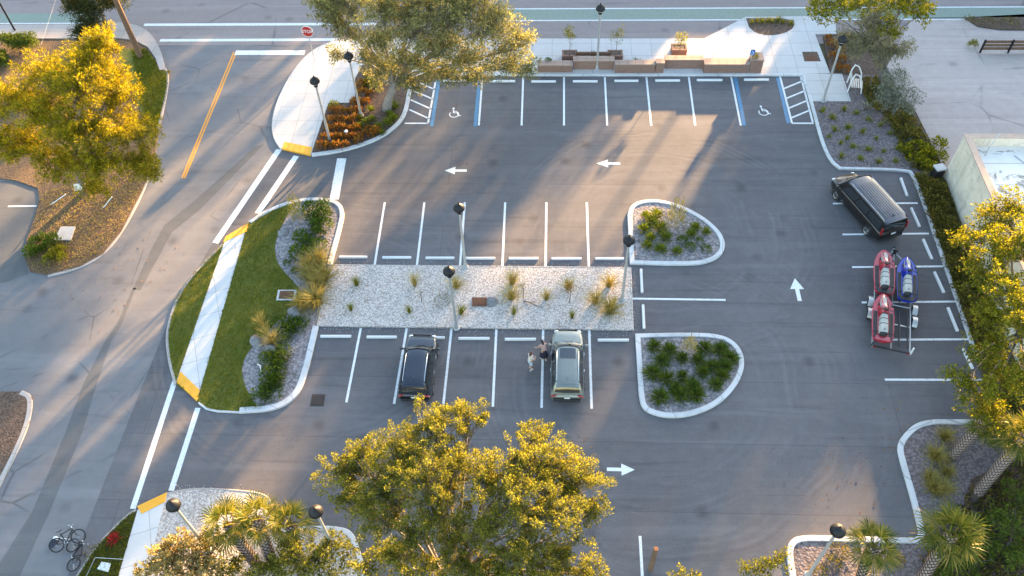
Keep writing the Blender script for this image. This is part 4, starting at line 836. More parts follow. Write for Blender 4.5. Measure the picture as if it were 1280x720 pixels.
def planter(x0, x1, yb, label, h=.5):
    A, B = P(x0, yb, .13), P(x1, yb, .13); w = B.x-A.x; r = empty('planter_box', ((A.x+B.x)/2, A.y+w*.35, .13), 0, label, 'planter', 'square brick planters on the plaza')
    b = MB(); b.box((0,0,h/2-.01), (w, w*.7, h)); b.build('brickwork', M['brick'], r); c = MB()
    for s in (-1, 1): c.box((0, s*(w*.35-.06), h+.02), (w+.04,.14,.06)); c.box((s*(w/2-.06), 0, h+.021), (.14,w*.7-.17,.058))
    c.build('cap', M['brick'], r, bevel=.01); d = MB(); d.box((0,0,h+.0), (w-.24,w*.7-.24,.03)); d.build('soil', M['mulch'], r); return r
planter(702.5, 721, 77.5, 'brick planter box holding a sapling left of the street lamp'); planter(759.5, 778, 77.5, 'brick planter box holding a sapling right of the street lamp'); planter(839, 858, 70, 'brick planter box holding the yellow sapling')
sapling('slim yellow green sapling in the planter left of the street lamp', (711.5,76), 2.6, M['goldleaf'], .5, .6, 'street saplings in planters', 420)
sapling('slim brownish sapling in the planter right of the street lamp', (769,76), 2.6, M['oakleaf2'], .5, .6, 'street saplings in planters', 380)
sapling('small bright yellow sapling in the planter behind the set back wall', (848.5,69), 1.7, M['goldleaf'], .48, .6, 'street saplings in planters', 420)
plant('shrub', 'round_shrub', 'round dark shrub behind the low planter wall beside the oak', 'shrub', 685, 79, None, z=.5, s=.9)
plant('agave', 'agave_plant', 'spiky agave behind the long middle planter wall', 'plant', 795, 80, None, z=.45, s=.95); plant('spiky', 'small_agave', 'small spiky plant right of the agave', 'plant', 808, 80, None, z=.35, s=.5)
plant('gold', 'yellow_shrub', 'yellow green plant on top of the brick end pier', 'shrub', 943, 72, None, z=1.3, s=.75)
plant('spiky', 'small_shrub', 'small dark plant on the set back planter ledge', 'shrub', 760, 80, None, z=.3, s=.45)
def bench(x, y, rz, label):
    r = empty('plaza_bench', P(x, y, .13), rz, label, 'bench', 'dark wooden benches between the planters'); b = MB()
    for i in range(4): b.box((0,-.18+.12*i,.45), (1.35,.1,.04))
    b.build('seat', M['wood'], r, bevel=.006); b = MB()
    for i in range(3): b.box((0,.27+.03*i,.58+.13*i), (1.35,.035,.1))
    b.build('backrest', M['wood'], r, bevel=.006)
    for s in (-1, 1):
        b = MB(); b.box((s*.58,-.16,.22), (.05,.05,.42)); b.box((s*.58,.24,.43), (.05,.05,.86)); b.box((s*.58,.04,.62), (.06,.5,.04)); b.build('leg', M['black'], r, bevel=.006)
bench(730, 73.5, R_(180), 'dark wooden bench left of the street lamp, between planter boxes'); bench(751.5, 73.5, R_(180), 'dark wooden bench right of the street lamp, between planter boxes')
# slatted lounger-bench by the right lamp
r = empty('metal_bench', P(1067,110,.1), R_(80), 'pale metal bench with tall curved sides beside the right lamp', 'bench')
for s in (-1, 1):
    b = MB(); b.tube([(s*.55,-.5,0),(s*.55,-.42,.5),(s*.55,-.3,1.0),(s*.55,.0,1.5),(s*.55,.3,1.62),(s*.55,.42,1.2),(s*.55,.46,0)], .05, 8); b.build('side_frame', M['signwhite'], r, smooth=True)
b = MB()
for i in range(5): b.box((0,-.36+.15*i,.45), (1.1,.1,.035))
b.build('seat', M['pole'], r, bevel=.006); b = MB()
for i in range(3): b.box((0,.40,.68+.17*i), (1.1,.035,.1))
b.build('backrest', M['pole'], r, bevel=.006)
# covers, drains, boulders
def flatbox(name, pts, z0, z1, m, label, cat, inner=None):
    w = PL(pts, z1); c = sum(w, Vector())/4; r = empty(name.replace('utility_lid','utility_hatch'), (c.x, c.y, 0), 0, label, cat); L = [(p-c) for p in w]
    b = MB(); b.prism([(p.x, p.y) for p in L], z0, z1); b.build('frame', m, r, bevel=.015)
    if inner:
        q = [p*.74 for p in L]; b = MB(); n = 7
        for i in range(n):
            u0, u1 = (i+.1)/n, (i+.9)/n; b.prism([(a.lerp(d, u)).xy for a, d, u in ((q[0], q[3], u0), (q[1], q[2], u0), (q[1], q[2], u1), (q[0], q[3], u1))], z1+.001, z1+.018)
        b.build('grate', inner, r); d = MB(); d.prism([(p.x*1.03, p.y*1.03) for p in q], z1-.01, z1+.004); d.build('recess', M['black'], r)
    return r
flatbox('drain_inlet', [(347.5,362),(371,362),(369,375),(345,375)], .05, .16, M['conc'], 'square storm drain with white concrete rim on the left lawn', 'drain', M['rust'])
flatbox('drain_inlet', [(590,371.5),(608.5,371.5),(608.5,382),(590,382)], .08, .19, M['rust'], 'brown twin slot drain in the middle of the gravel strip', 'drain', M['rust'])
flatbox('manhole_cover', [(390,492.5),(407,492.5),(405,508),(387,508)], .0, .016, M['manhole'], 'square dark brown grate in the asphalt below the lower island bed', 'drain', M['manhole'])
flatbox('utility_lid', [(76,283),(94,283),(88,300),(67,299.5)], .05, .16, M['greybox'], 'grey square utility lid on the pine straw verge', 'utility lid')
flatbox('utility_lid', [(127,702),(138.5,704),(135,715),(121,711)], .05, .15, M['signwhite'], 'white square utility lid inside the thin wire frame', 'utility lid')
flatbox('tree_grate', [(1006,69),(1019,69),(1022,76),(1008,76)], .12, .145, M['rust'], 'small brown planting square in the white pavement', 'tree grate', M['rust'])
def boulder(x, y, s, label, z=.1):
    b = MB(); b.ell((0,0,.0), (1,.75,.6), 16, 11); V = b.v; ph = [rnd.uniform(0,6) for _ in range(6)]
    b.v = [(vx*s*k, vy*s*k, max(-.05, vz*s*k)) for vx, vy, vz in V for k in [1+.13*math.sin(3*vx+ph[0])+.12*math.sin(4*vy+ph[1]+2*vz)+.08*math.sin(7*vx-3*vz+ph[2])]]
    o = b.build('boulder', M['boulder'], smooth=35); o.location = P(x, y, z); o.rotation_euler = (0,0,rnd.uniform(0,6)); tag(o, label, 'boulder', 'grey boulders in the beds')
M['boulder'] = pmat('grey_boulder', (.13,.125,.125), (.27,.26,.255), 4, .9, bm=.6, bscale=14)
boulder(615, 378, .42, 'dark grey boulder right of the gravel strip drain'); boulder(369, 392, .55, 'pale grey boulder between tawny grasses and the lower bed'); boulder(354, 291, .4, 'grey boulder at the lawn edge of the upper bed'); boulder(321, 428, .48, 'grey boulder at the lawn edge of the lower bed'); boulder(339, 437, .4, 'grey boulder beneath the straw grass in the lower bed'); boulder(586, 324, .01, 'x') if False else None
plant('dry', 'leaf_pile', 'mound of dry brown leaves in the gravel strip by the lamp', 'leaf pile', 553, 377, None, z=.11, s=1.3, sz=1.2)
b = MB(); b.tube([P(655,376,.14), P(662,378,.18), P(670,382,.15), P(679,385,.13)], [.03,.03,.02,.01], 6); b.tube([P(662,378,.18), P(668,377,.2), P(672,378,.14)], [.018,.014,.006], 5); tag(b.build('fallen_branch', M['bark']), 'thin fallen branch lying on the gravel strip', 'branch')
b = MB(); b.tube([P(326,468,.12), P(326,462,.3), P(325,457,.42), P(322,455,.4)], .03, 7); tag(b.build('white_pipe', M['signwhite'], smooth='all'), 'thin bent white pipe standing in the lower island bed', 'pipe')
b = MB(); b.lathe([(.1,0),(.1,.35),(.13,.4),(.13,.48),(.05,.52)], 12); o = b.build('bed_light', M['signwhite'], smooth=True); o.location = P(434,170,.09); tag(o, 'small white garden light among copper shrubs by the front lamp', 'garden light')
for (a, c), l in ((((63,256),(82,243)), 'white slanted stake beside the driveway under the pine'), (((129,260),(140,246)), 'white slanted stake near the road edge under the pine')):
    b = MB(); p = P(*a, .05); q = P(*c, .9); b.tube([p, q], .03, 6); tag(b.build('white_stake', M['signwhite']), l, 'stake')
sg = empty('yard_sign', P(104,246,.05), R_(20), 'small dark sign with white face beneath the golden pine', 'sign'); b = MB(); b.box((0,0,.5), (.06,.06,1.0)); b.build('post', M['wood'], sg); b = MB(); b.box((.05,-.04,.95), (.5,.03,.6), Matrix.Rotation(R_(12),3,'Y')); b.build('sign_face', M['signwhite'], sg)
b = MB(); b.tube([P(119,697,.35), P(187,701,.35)], .012, 6); b.tube([P(119,697,.35), P(107,722,.35)], .012, 6)
for q in ((119,697),(150,699),(185,701),(112,712)): b.tube([P(*q,.0), P(*q,.35)], .014, 6)
tag(b.build('wire_frame', M['pole']), 'thin knee high wire rail around the white utility lid', 'rail')
# wooden rail fence by the street
A = P(1225,65.5,.05); r = empty('rail_fence', A, 0, 'brown wooden rail fence with dark posts beside the pale yard', 'fence')
for i in range(6): b = MB(); b.box((i*2.1,0,.55), (.12,.12,1.15)); b.build('post', M['black'], r, bevel=.01)
b = MB()
for k in range(3): b.box((5.25,.075,.3+.3*k), (10.6,.03,.24))
b.build('rail', M['wood'], r, bevel=.006)
# utility poles and wires
def upole(base, h, rr, m, label, name='utility_pole'):
    r = empty(name, P(*base, .07), 0, label, 'utility pole'); b = MB(); b.tube([(0,0,-.1),(0,0,h*.5),(0,0,h)], [rr, rr*.88, rr*.72], 12); b.build('pole', m, r, smooth=True)
    b = MB(); b.box((0,.16,h-.5), (1.9,.1,.12)); b.build('crossarm', m, r); return r
upole((175.5,70.5), 10, .24, M['wood'], 'dark wooden utility pole on the grass at the street corner'); upole((142,50), 11, .15, M['palebark'], 'pale slim utility pole behind the golden pine'); upole((19,38.5), 7, .08, M['black'], 'thin dark pole beside the pink sidewalk')
for pts, l in (([P(1212,173,3.3), P(1180,100,5.0), P(1140,-8,8.5)], 'thin pale cable rising from the building corner over the yard'), ([P(50,60,8), P(60,28,8.3), P(80,-30,9)], 'thin cable crossing above the top left street')):
    a, m_, c = pts; q = [a*(1-u)**2+m_*2*u*(1-u)+c*u*u for u in np.linspace(0,1,14)]; b = MB(); b.tube(q, .004, 4); tag(b.build('overhead_cable', M['pole'], smooth='all'), l, 'cable')
r = empty('wooden_post', P(820,686,2.6)*1, 0, 'round wooden post with orange top at the bottom edge', 'post'); r.location.z = 0
b = MB(); b.lathe([(.13,-.05),(.125,1.2),(.115,2.54)], 14); b.build('pole', M['wood'], r, smooth=True); b = MB(); b.lathe([(.12,2.541),(.12,2.57),(.1,2.6)], 14); b.build('cap', M['rust'], r, smooth=True)
# utility cabinet in the weeds
r = empty('utility_cabinet', P(1170,220,.09), R_(15), 'pale domed utility cabinet in the weeds by the building corner', 'cabinet')
b = MB(); b.box((0,0,.36), (.6,.5,.72)); b.build('body', M['darkplastic'], r, bevel=.03); b = MB(); b.box((0,0,.78), (.72,.62,.14)); b.build('lid', M['greybox'], r, bevel=.05, seg=3)
# ================================================================= BUILDING on the right
def wallmat():
    m, nt, bs, lk = newmat('stained_render'); v = objco(nt); c = ramp(nt, noise(nt, v, .6, 6, .7), [(.3, (.64,.55,.42)), (.7, (.78,.68,.55))])
    v2 = objco(nt, scale=(1.2,1.2,.12)); c = mix(nt, math_(nt,'MULTIPLY',ramp(nt, noise(nt, v2, 1.6, 5, .7), [(.48,(0,0,0)),(.72,(1,1,1))]), .45), c, (.24,.22,.17))
    c = mix(nt, math_(nt,'MULTIPLY',ramp(nt, noise(nt, v, 1.1, 3, .6, 1.2), [(.52,(0,0,0)),(.72,(1,1,1))]), .32), c, (.16,.16,.14)); lk.new(c, bs.inputs['Base Color']); bs.inputs['Roughness'].default_value = .9; bump(nt, bs, noise(nt, v, 14, 4), .3); return m
def roofmat():
    m, nt, bs, lk = newmat('white_membrane_roof'); v = objco(nt); c = ramp(nt, noise(nt, v, .35, 6, .65), [(.3, (.68,.62,.55)), (.7, (.84,.78,.71))])
    c = mix(nt, math_(nt,'MULTIPLY',ramp(nt, noise(nt, v, .42, 6, .75, 1.2), [(.54,(0,0,0)),(.60,(1,1,1))]), .85), c, (.19,.16,.13))
    br = nt.nodes.new('ShaderNodeTexBrick'); lk.new(v, br.inputs['Vector']); br.inputs['Scale'].default_value = 1; br.inputs['Brick Width'].default_value = 9; br.inputs['Row Height'].default_value = 1.9; br.inputs['Mortar Size'].default_value = .03
    br.inputs['Color1'].default_value = br.inputs['Color2'].default_value = (1,1,1,1); br.inputs['Mortar'].default_value = (.5,.5,.52,1); lk.new(mix(nt, 1, c, br.outputs['Color'], 'MULTIPLY'), bs.inputs['Base Color']); bs.inputs['Roughness'].default_value = .6; return m
M['render'] = wallmat(); M['roof'] = roofmat()
bx0, bx1, by1, by0, bh = 26.3, 48.0, 42.55, 24.0, 3.75
r = empty('flat_roof_building', (bx0, by1, 0), 0, 'low pale building with stained side wall and white flat roof', 'building')
W_, D_ = bx1-bx0, by1-by0
b = MB(); T = .32
b.box((T/2,-D_/2,bh/2), (T,D_,bh)); b.box((W_/2+T/2-.0,-T/2,bh/2), (W_-T-.004,T-.004,bh-.004)); b.box((W_-T/2,-D_/2-T/2,bh/2), (T,D_-T-.01,bh-.002)); b.box((W_/2,-D_+T/2,bh/2), (W_-2*T-.008,T,bh-.003)); b.build('wall', M['render'], r)
b = MB(); b.box((W_/2,-D_/2,bh-.78), (W_-2*T,D_-2*T,.2)); rf = b.build('roof', M['roof'], r)
b = MB(); b.box((T/2,-D_/2,bh+.03), (T+.1,D_+.1,.07)); b.box((W_/2+.2,-T/2,bh+.031), (W_-T,T+.08,.066)); b.build('coping', pmat('coping_stone', (.42,.30,.23), (.5,.38,.3), 3, .85), r, bevel=.01)
b = MB(); b.box((.6,-4.2,bh+.0-.55), (.5,1.6,.25)); b.tube([(1.2,-1.2,bh-.68),(1.2,-1.2,bh+.1),(1.9,-.4,bh+.5)], .03, 6); b.tube([(3,-1.2,bh-.66),(4.2,-3.2,bh-.66),(6,-3.3,bh-.66)], .035, 6); b.build('roof_pipe', M['pole'], rf, smooth=True)
for yy in (-9, -14): b = MB(); b.box((-.012,yy,2.0), (.03,1.1,.9)); f = b.build('window', M['darkplastic'], r); b = MB(); b.box((-.03,yy,2.0), (.012,.96,.76)); b.build('pane', M['glass'], f)
# ================================================================= VEHICLES
def carpaint(name, c, metal=.5, rough=.3):
    return pmat(name, c, tuple(x*.92 for x in c), 1.5, rough, metal, coat=1.0, spec=.5)
M['pdark'] = carpaint('blue_black_car_paint', (.016,.022,.034)); M['psilver'] = carpaint('pale_sage_car_paint', (.19,.205,.18), .45, .33); M['pblack'] = carpaint('black_brown_car_paint', (.016,.013,.012), .4, .28)
def car(name, label, cat, loc, rz, L, Wd, H, pm, van=False, sunroof=False, roofmat_=None):
    r = empty(name, loc, rz, label, cat); hw = Wd/2
    sx = [-.5,-.49,-.465,-.41,-.30,0,.2,.28,.36,.42,.465,.487,.5]
    sw = [.80,.90,.965,1,1,1,1,.995,.975,.93,.84,.73,.56]
    b0 = H*.60
    zt = [.72*b0,.86*b0,.95*b0,.99*b0,b0,b0,.985*b0,.965*b0,.93*b0,.89*b0,.83*b0,.74*b0,.6*b0]
    zb = [.46,.38,.32,.27,.25,.25,.25,.25,.26,.28,.33,.40,.46]
    def ring(x, w, t, z):
        h = [(.80*w,z),(.97*w,z+.1),(1.0*w,z+.3),(1.0*w,(z+t)*.55),(.975*w,t-.12),(.93*w,t-.03),(.82*w,t+.005),(.42*w,t+.03)]
        return [Vector((x,-y,q)) for y, q in h]+[Vector((x,0,t+.038))]+[Vector((x,y,q)) for y, q in h[::-1]]
    b = MB(); b.loft([ring(a*L, w*hw, t, z) for a, w, t, z in zip(sx, sw, zt, zb)]); body = b.build('body', pm, r, smooth=50)
    iz = lambda a: np.interp(a, sx, zt); iw = lambda a: np.interp(a, sx, sw)*hw
    # bonnet panel with its shut lines
    rear0, rear1, fr0, fr1 = (-.487,-.462,.345,.235) if van else (-.475,-.40,.25,.10)
    b = MB(); b.loft([[Vector((a*L, y*iw(a), float(iz(a))+.046-.03*abs(y)**2-.012*(abs(y)>.75))) for y in (-.80,-.6,-.3,0,.3,.6,.80)] for a in (fr0+.015,.36,.42,.455)], cap=False, closed=False); b.build('bonnet', pm, r, smooth=True)
    # greenhouse
    zb_, zt_ = b0-.03, H-.07; wb, wt = hw*.93, hw*(.80 if van else .69)
    cor = {'b': [(rear0*L,-wb),(rear0*L,wb),(fr0*L,wb),(fr0*L,-wb)], 't': [(rear1*L,-wt),(rear1*L,wt),(fr1*L,wt),(fr1*L,-wt)]}
    def pt(side, u, v, off=0):
        i, j = {'r': (0,1), 'l': (1,2), 'f': (2,3), 's': (3,0)}[side]
        p = Vector((*cor['b'][i], zb_)).lerp(Vector((*cor['b'][j], zb_)), u); q = Vector((*cor['t'][i], zt_)).lerp(Vector((*cor['t'][j], zt_)), u)
        o = {'r': Vector((-1,0,.2)), 'l': Vector((0,1,.3)), 'f': Vector((1,0,.6)), 's': Vector((0,-1,.3))}[side].normalized(); bu = {'r': .06, 'f': .13, 'l': .035, 's': .035}[side]
        return p.lerp(q, v) + o*(bu*4*u*(1-u) + off + .02*4*v*(1-v))
    def panel(side, u0, u1, v0, v1, off, nu=8, nv=4, sk0=0, sk1=0):
        b = MB(); b.loft([[pt(side, (u0+sk0*v)+(u1+sk1*v-u0-sk0*v)*i/nu, v, off) for i in range(nu+1)] for v in np.linspace(v0, v1, nv+1)], cap=False, closed=False); return b
    for sd in 'rlfs': panel(sd, 0, 1, 0, 1, 0).build('pillar_frame', pm, r, smooth=True)
    panel('f', .06, .94, .06, .97, .012).build('windscreen', M['glass'], r, smooth=True)
    panel('r', .08, .92, .22 if not van else .3, .92, .012).build('rear_window', M['glass'], r, smooth=True)
    for sd in 'ls':
        for u0, u1, k0, k1 in (((.05,.32,.0,.0),(.35,.60,0,0),(.63,.90,0,-.02)) if sd == 'l' else ((.10,.37,.02,0),(.40,.65,0,0),(.68,.95,0,0))):
            panel(sd, u0, u1, .16, .88, .01, 4, 3, k0, k1).build('side_window', M['glass'], r, smooth=True)
    b = MB(); rings = []
    for a in np.linspace(0, 1, 9):
        x = (rear1-.012)*L*(1-a)+(fr1+.01)*L*a; e = min(a, 1-a); dz = -.05*max(0, 1-e/.12)**2 ; ww = wt*(1.0-.02*max(0,1-e/.12))
        rings.append([Vector((x + (.13 if a > .5 else -.06)*(1-(y)**2)*max(0, 1-e/.2), y*ww, H-.055*abs(y)**2.6-.02*(abs(y) > .9)+dz)) for y in (-1,-.95,-.8,-.5,-.2,0,.2,.5,.8,.95,1)])
    b.loft(rings, cap=False, closed=False); b.build('roof', roofmat_ or pm, r, smooth=True)
    if sunroof:
        b = MB(); x0, x1 = .02*L, .10*L; b.loft([[Vector((x, y*wt*.68, H-.055*abs(y*.68)**2.6+.006)) for y in (-1,-.5,0,.5,1)] for x in np.linspace(-.055*L, .085*L, 5)], cap=False, closed=False); b.build('sunroof', M['glass'], r, smooth=True)
        b = MB(); b.loft([[Vector((x, y*wt*.68, H-.055*abs(y*.68)**2.6+.005)) for y in (-1,-.5,0,.5,1)] for x in np.linspace(-.068*L, -.062*L, 2)], cap=False, closed=False); b.build('roof_seam', M['darkplastic'], r)
    if van:
        for k in range(7):
            y = (-3+k)*wt*.2; b = MB(); b.box(((rear1+fr1)/2*L-.15, y, H+.002-.055*abs(y/wt)**2.6), ((fr1-rear1)*L*.78,.022,.018)); b.build('roof_rib', pm, r, bevel=.005)
    for s in (-1, 1):
        y = s*wt*.93; z = H-.02; b = MB(); xa, xb = (rear1+.03)*L, (fr1-.04)*L; b.tube([(xa,y,z-.05),(xa+.12,y,z+.045),((xa+xb)/2,y,z+.06),(xb-.12,y,z+.045),(xb,y,z-.05)], .02, 8); b.build('roof_rail', M['chrome'], r, smooth=True)
        # mirrors, lamps
        b = MB(); b.ell((.215*L if not van else .30*L, s*(hw+.12), b0+.08), (.09,.13,.085), 12, 8); b.box((.215*L if not van else .30*L, s*(hw-.02), b0+.04), (.07,.2,.05)); b.build('mirror', pm, r, smooth=True)
        a = .462; b = MB(); b.ell((a*L, s*iw(a)*.80, float(iz(a))-.07), (.14,.17,.085), 14, 8, Matrix.Rotation(s*-.55,3,'Z')); b.build('headlight', M['headlight'], r, smooth='all')
        b = MB()
        if van: b.box((-.485*L, s*hw*.9, b0+.1), (.12,.12,.55))
        else: b.ell((-.484*L, s*hw*.76, b0*.88), (.07,.22,.07), 14, 8, Matrix.Rotation(s*.35,3,'Z'))
        b.build('tail_light', M['tail'], r, smooth=True, bevel=.02 if van else 0)
        for q in (.02,.26): b = MB(); b.box(((q-.13)*L, s*(hw*1.0+.012), b0*.80), (.2,.025,.03)); b.build('door_handle', M['chrome'] if not van else pm, r, bevel=.006)
    for a in (-.30, .305):
        for s in (-1, 1):
            wr = .36; arch = MB(); arch.loft([[Vector((a*L+(wr+.07)*math.cos(t)*k, s*(hw*.985+.006*q), .36+(wr+.07)*math.sin(t)*k)) for t in np.linspace(-.35, PI+.35, 16)] for k, q in ((1,0),(1,2.2),(.86,2.2))], cap=False, closed=False); arch.build('wheel_arch', M['darkplastic'], r)
            t = MB(); c = Vector((a*L, s*(hw-.10), .36)); pr = [(.22,-.115),(.33,-.12),(.36,-.08),(.36,.08),(.33,.12),(.22,.115)]
            t.loft([[c+Vector((q*math.cos(an), y, q*math.sin(an))) for q, y in pr] for an in np.linspace(0, 2*PI, 25)], cap=False)
            w = t.build('wheel', M['rubber'], r, smooth=True); rm = MB()
            for k in range(5):
                an = 2*PI*k/5; rm.box(c+Vector((.11*math.cos(an), s*.10, .11*math.sin(an))), (.22,.03,.06), Matrix.Rotation(-an,3,'Y'))
            rm.loft([[c+Vector((q*math.cos(an), s*y, q*math.sin(an))) for q, y in ((.20,.08),(.235,.112),(.225,.12),(.19,.10))] for an in np.linspace(0,2*PI,25)], cap=False); rm.loft([[c+Vector((.21*math.cos(an), s*.05, .21*math.sin(an))) for an in np.linspace(0,2*PI,25)[:-1]], [c+Vector((.01*math.cos(an), s*.05, .01*math.sin(an))) for an in np.linspace(0,2*PI,25)[:-1]]], mi=1, cap=False)
            rm.build('rim', [M['rim'], M['black']], w, smooth=True)
    for s in (-1, 1):
        for a in ((-.21,.03,.215) if not van else (-.16,.08,.27)):
            x = a*L; sm = MB(); sm.tube([Vector((x, s*(float(iw(a))*q+.006), z)) for q, z in ((.985,.42),(1.0,.62),(1.0,b0*.78),(.975,b0-.12),(.93,b0-.03))], .008, 5); sm.build('door_seam', M['black'], r)
    sm = MB(); sm.loft([[Vector(((fr0+.012+.003*k)*L, y*float(iw(fr0)), b0+.05-.03*abs(y)**2-.012*(abs(y)>.75))) for y in (-.8,-.5,0,.5,.8)] for k in (0,1.6)], cap=False, closed=False); sm.build('cowl', M['black'], r)
    b = MB(); b.box((-.495*L,0,.50), (.1,Wd*.80,.2)); b.build('rear_bumper', M['darkplastic'], r, bevel=.04, seg=3)
    b = MB(); b.box((.49*L,0,.46), (.1,Wd*.60,.2)); b.build('front_grille', M['darkplastic'], r, bevel=.03)
    b = MB(); b.box((-.5*L-.015,0,.80 if not van else .86), (.02,.32,.15)); b.build('number_plate', M['plate'], r, bevel=.004)
    if not van:
        b = MB(); x = (rear1-.035)*L; b.loft([[Vector((x+dx, y*wt*.95, H-.085-dz-.04*abs(y)**2)) for y in np.linspace(-1,1,9)] for dx, dz in ((.14,-.03),(-.10,.0),(-.11,.03),(.1,.03))], cap=False, closed=False); b.build('spoiler', pm, r, smooth=True)
    b = MB()
    for y in (-.3,.25): b.tube([pt('f', .5-y/Wd*1.0, .05, .03), pt('f', .5-y/Wd*.2-.12, .22, .025)], .012, 5)
    b.build('wiper', M['black'], r); b = MB(); b.ell(((rear1+.06)*L,0,H+.03), (.09,.02,.05), 8, 6); b.build('antenna', pm, r, smooth='all')
    return r
def between(a, c, za, zc):
    p, q = P(*a, za), P(*c, zc); return p, q, math.atan2(q.y-p.y, q.x-p.x)
p, q, an = between((518.3,500.5), (528.3,418), .5, .8); c = (p+q)/2
car('parked_suv', 'glossy blue black SUV parked alone below the gravel strip', 'car', (c.x, c.y, .008), an, (q-p).xy.length, 1.86, 1.68, M['pdark'])
p, q, an = between((708.7,501), (709.6,412), .5, .8); c = (p+q)/2
car('parked_suv', 'pale sage silver SUV with two people at its side', 'car', (c.x, c.y, .008), an, (q-p).xy.length, 1.86, 1.68, M['psilver'], sunroof=True)
p, q = P(1083.5,296,0), P(1041,246.5,0); an = math.atan2(q.y-p.y, q.x-p.x); wbv = (q-p); VL = wbv.length/.605; nrm = Vector((wbv.y, -wbv.x, 0)).normalized(); c = (p+q)/2 + nrm*1.0
M['vanroof'] = pmat('dusty_black_roof', (.05,.052,.06), (.075,.078,.088), 2, .35, .3, coat=.6)
print('VAN', VL, (P(708.7,501,.5)-P(709.6,412,.8)).length, (P(518.3,500.5,.5)-P(528.3,418,.8)).length)
VANC = c.copy(); VANA = an
car('parked_van', 'large black van with roof rails towing the jet ski trailer', 'van', (c.x, c.y, .008), an, min(VL, 5.6), 2.06, 1.92, M['pblack'], True, roofmat_=M['vanroof'])
# ---- trailer with three jet skis
M['jred'] = pmat('red_gelcoat', (.42,.03,.045), (.34,.022,.035), 2, .25, coat=1); M['jblue'] = pmat('blue_gelcoat', (.012,.035,.36), (.01,.025,.28), 2, .22, coat=1); M['seat'] = pmat('pale_seat_vinyl', (.38,.37,.33), (.46,.45,.40), 6, .6); M['jwhite'] = pmat('white_decal', (.26,.26,.27), (.32,.32,.32), 5, .5)
fp, rp = P(1117.5,309,.45), P(1113.5,438,.45); ax = (fp-rp); TA = math.atan2(ax.y, ax.x); TL = ax.length; mid = rp
print('TRAILER', TL)
tr_ = empty('boat_trailer', (rp.x, rp.y, .008), TA, 'galvanised four place trailer loaded with three jet skis, one berth empty', 'trailer')
b = MB()
for y in (-1.02, 1.02): b.tube([(0,y,.45),(TL*.80,y,.45)], .045, 6)
b.tube([(TL*.80,1.02,.45),(TL*.93,.15,.45),(TL*.985,0,.48)], .045, 6); b.tube([(TL*.80,-1.02,.45),(TL*.93,-.15,.45)], .045, 6)
for x in (.05, TL*.24, TL*.42, TL*.6, TL*.8): b.tube([(x,-1.02,.44),(x,1.02,.44)], .04, 6)
b.tube([(0,0,.45),(TL*.93,0,.45)], .04, 6); b.build('frame', M['pole'], tr_, smooth=True)
for y in (-.85, -.38, .38, .85):
    for x0 in (.25, TL*.44): b = MB(); b.box((x0+1.35,y,.56), (2.6,.09,.08)); b.build('bunk', M['darkplastic'], tr_, bevel=.015)
for y in (-1.24, 1.24):
    for x in (TL*.30, TL*.41):
        t = MB(); c = Vector((x,y,.31)); t.loft([[c+Vector((q*math.cos(a), w, q*math.sin(a))) for q, w in ((.15,-.09),(.28,-.1),(.31,-.07),(.31,.07),(.28,.1),(.15,.09))] for a in np.linspace(0,2*PI,21)], cap=False); w = t.build('wheel', M['rubber'], tr_, smooth=True)
        g = MB(); g.lathe([(.15,-.07),(.15,.07),(.05,.08)], 14); go = g.build('rim', M['rim'], w, smooth=True); go.matrix_basis = Matrix.Translation(c) @ Matrix.Rotation(PI/2, 4, 'X')
        f = MB(); f.loft([[Vector((x+.38*math.cos(a)*1.05, y+s*.14, .33+.36*math.sin(a))) for s in (-1,1)] for a in np.linspace(.25, PI-.25, 9)], cap=False, closed=False); f.build('fender', M['pole'], tr_, smooth=True)
b = MB(); b.tube([(.05,-1.06,.4),(.05,-1.06,1.0)], .05, 8); b.build('guide_post', M['signwhite'], tr_)
b = MB(); b.tube([(.05,1.06,.4),(.05,1.06,.75)], .04, 8); b.box((.02,0,.5), (.06,2.0,.1)); b.build('rear_bar', M['darkplastic'], tr_)
for y in (-.9,.9): b = MB(); b.box((-.03,y,.5), (.04,.16,.08)); b.build('tail_light', M['tail'], tr_)
b = MB(); b.box((TL*.93,0,.62), (.14,.14,.3)); b.tube([(TL*.93,-.15,.75),(TL*.93,.15,.75)], .06, 10); b.tube([(TL*.90,.12,0.05),(TL*.90,.12,.7)], .035, 8); b.build('winch', M['black'], tr_, smooth=True)
b = MB(); b.lathe([(.07,0),(.08,.05),(.06,.12)], 10, (TL*.99,0,.42)); b.build('coupler', M['black'], tr_, smooth=True)
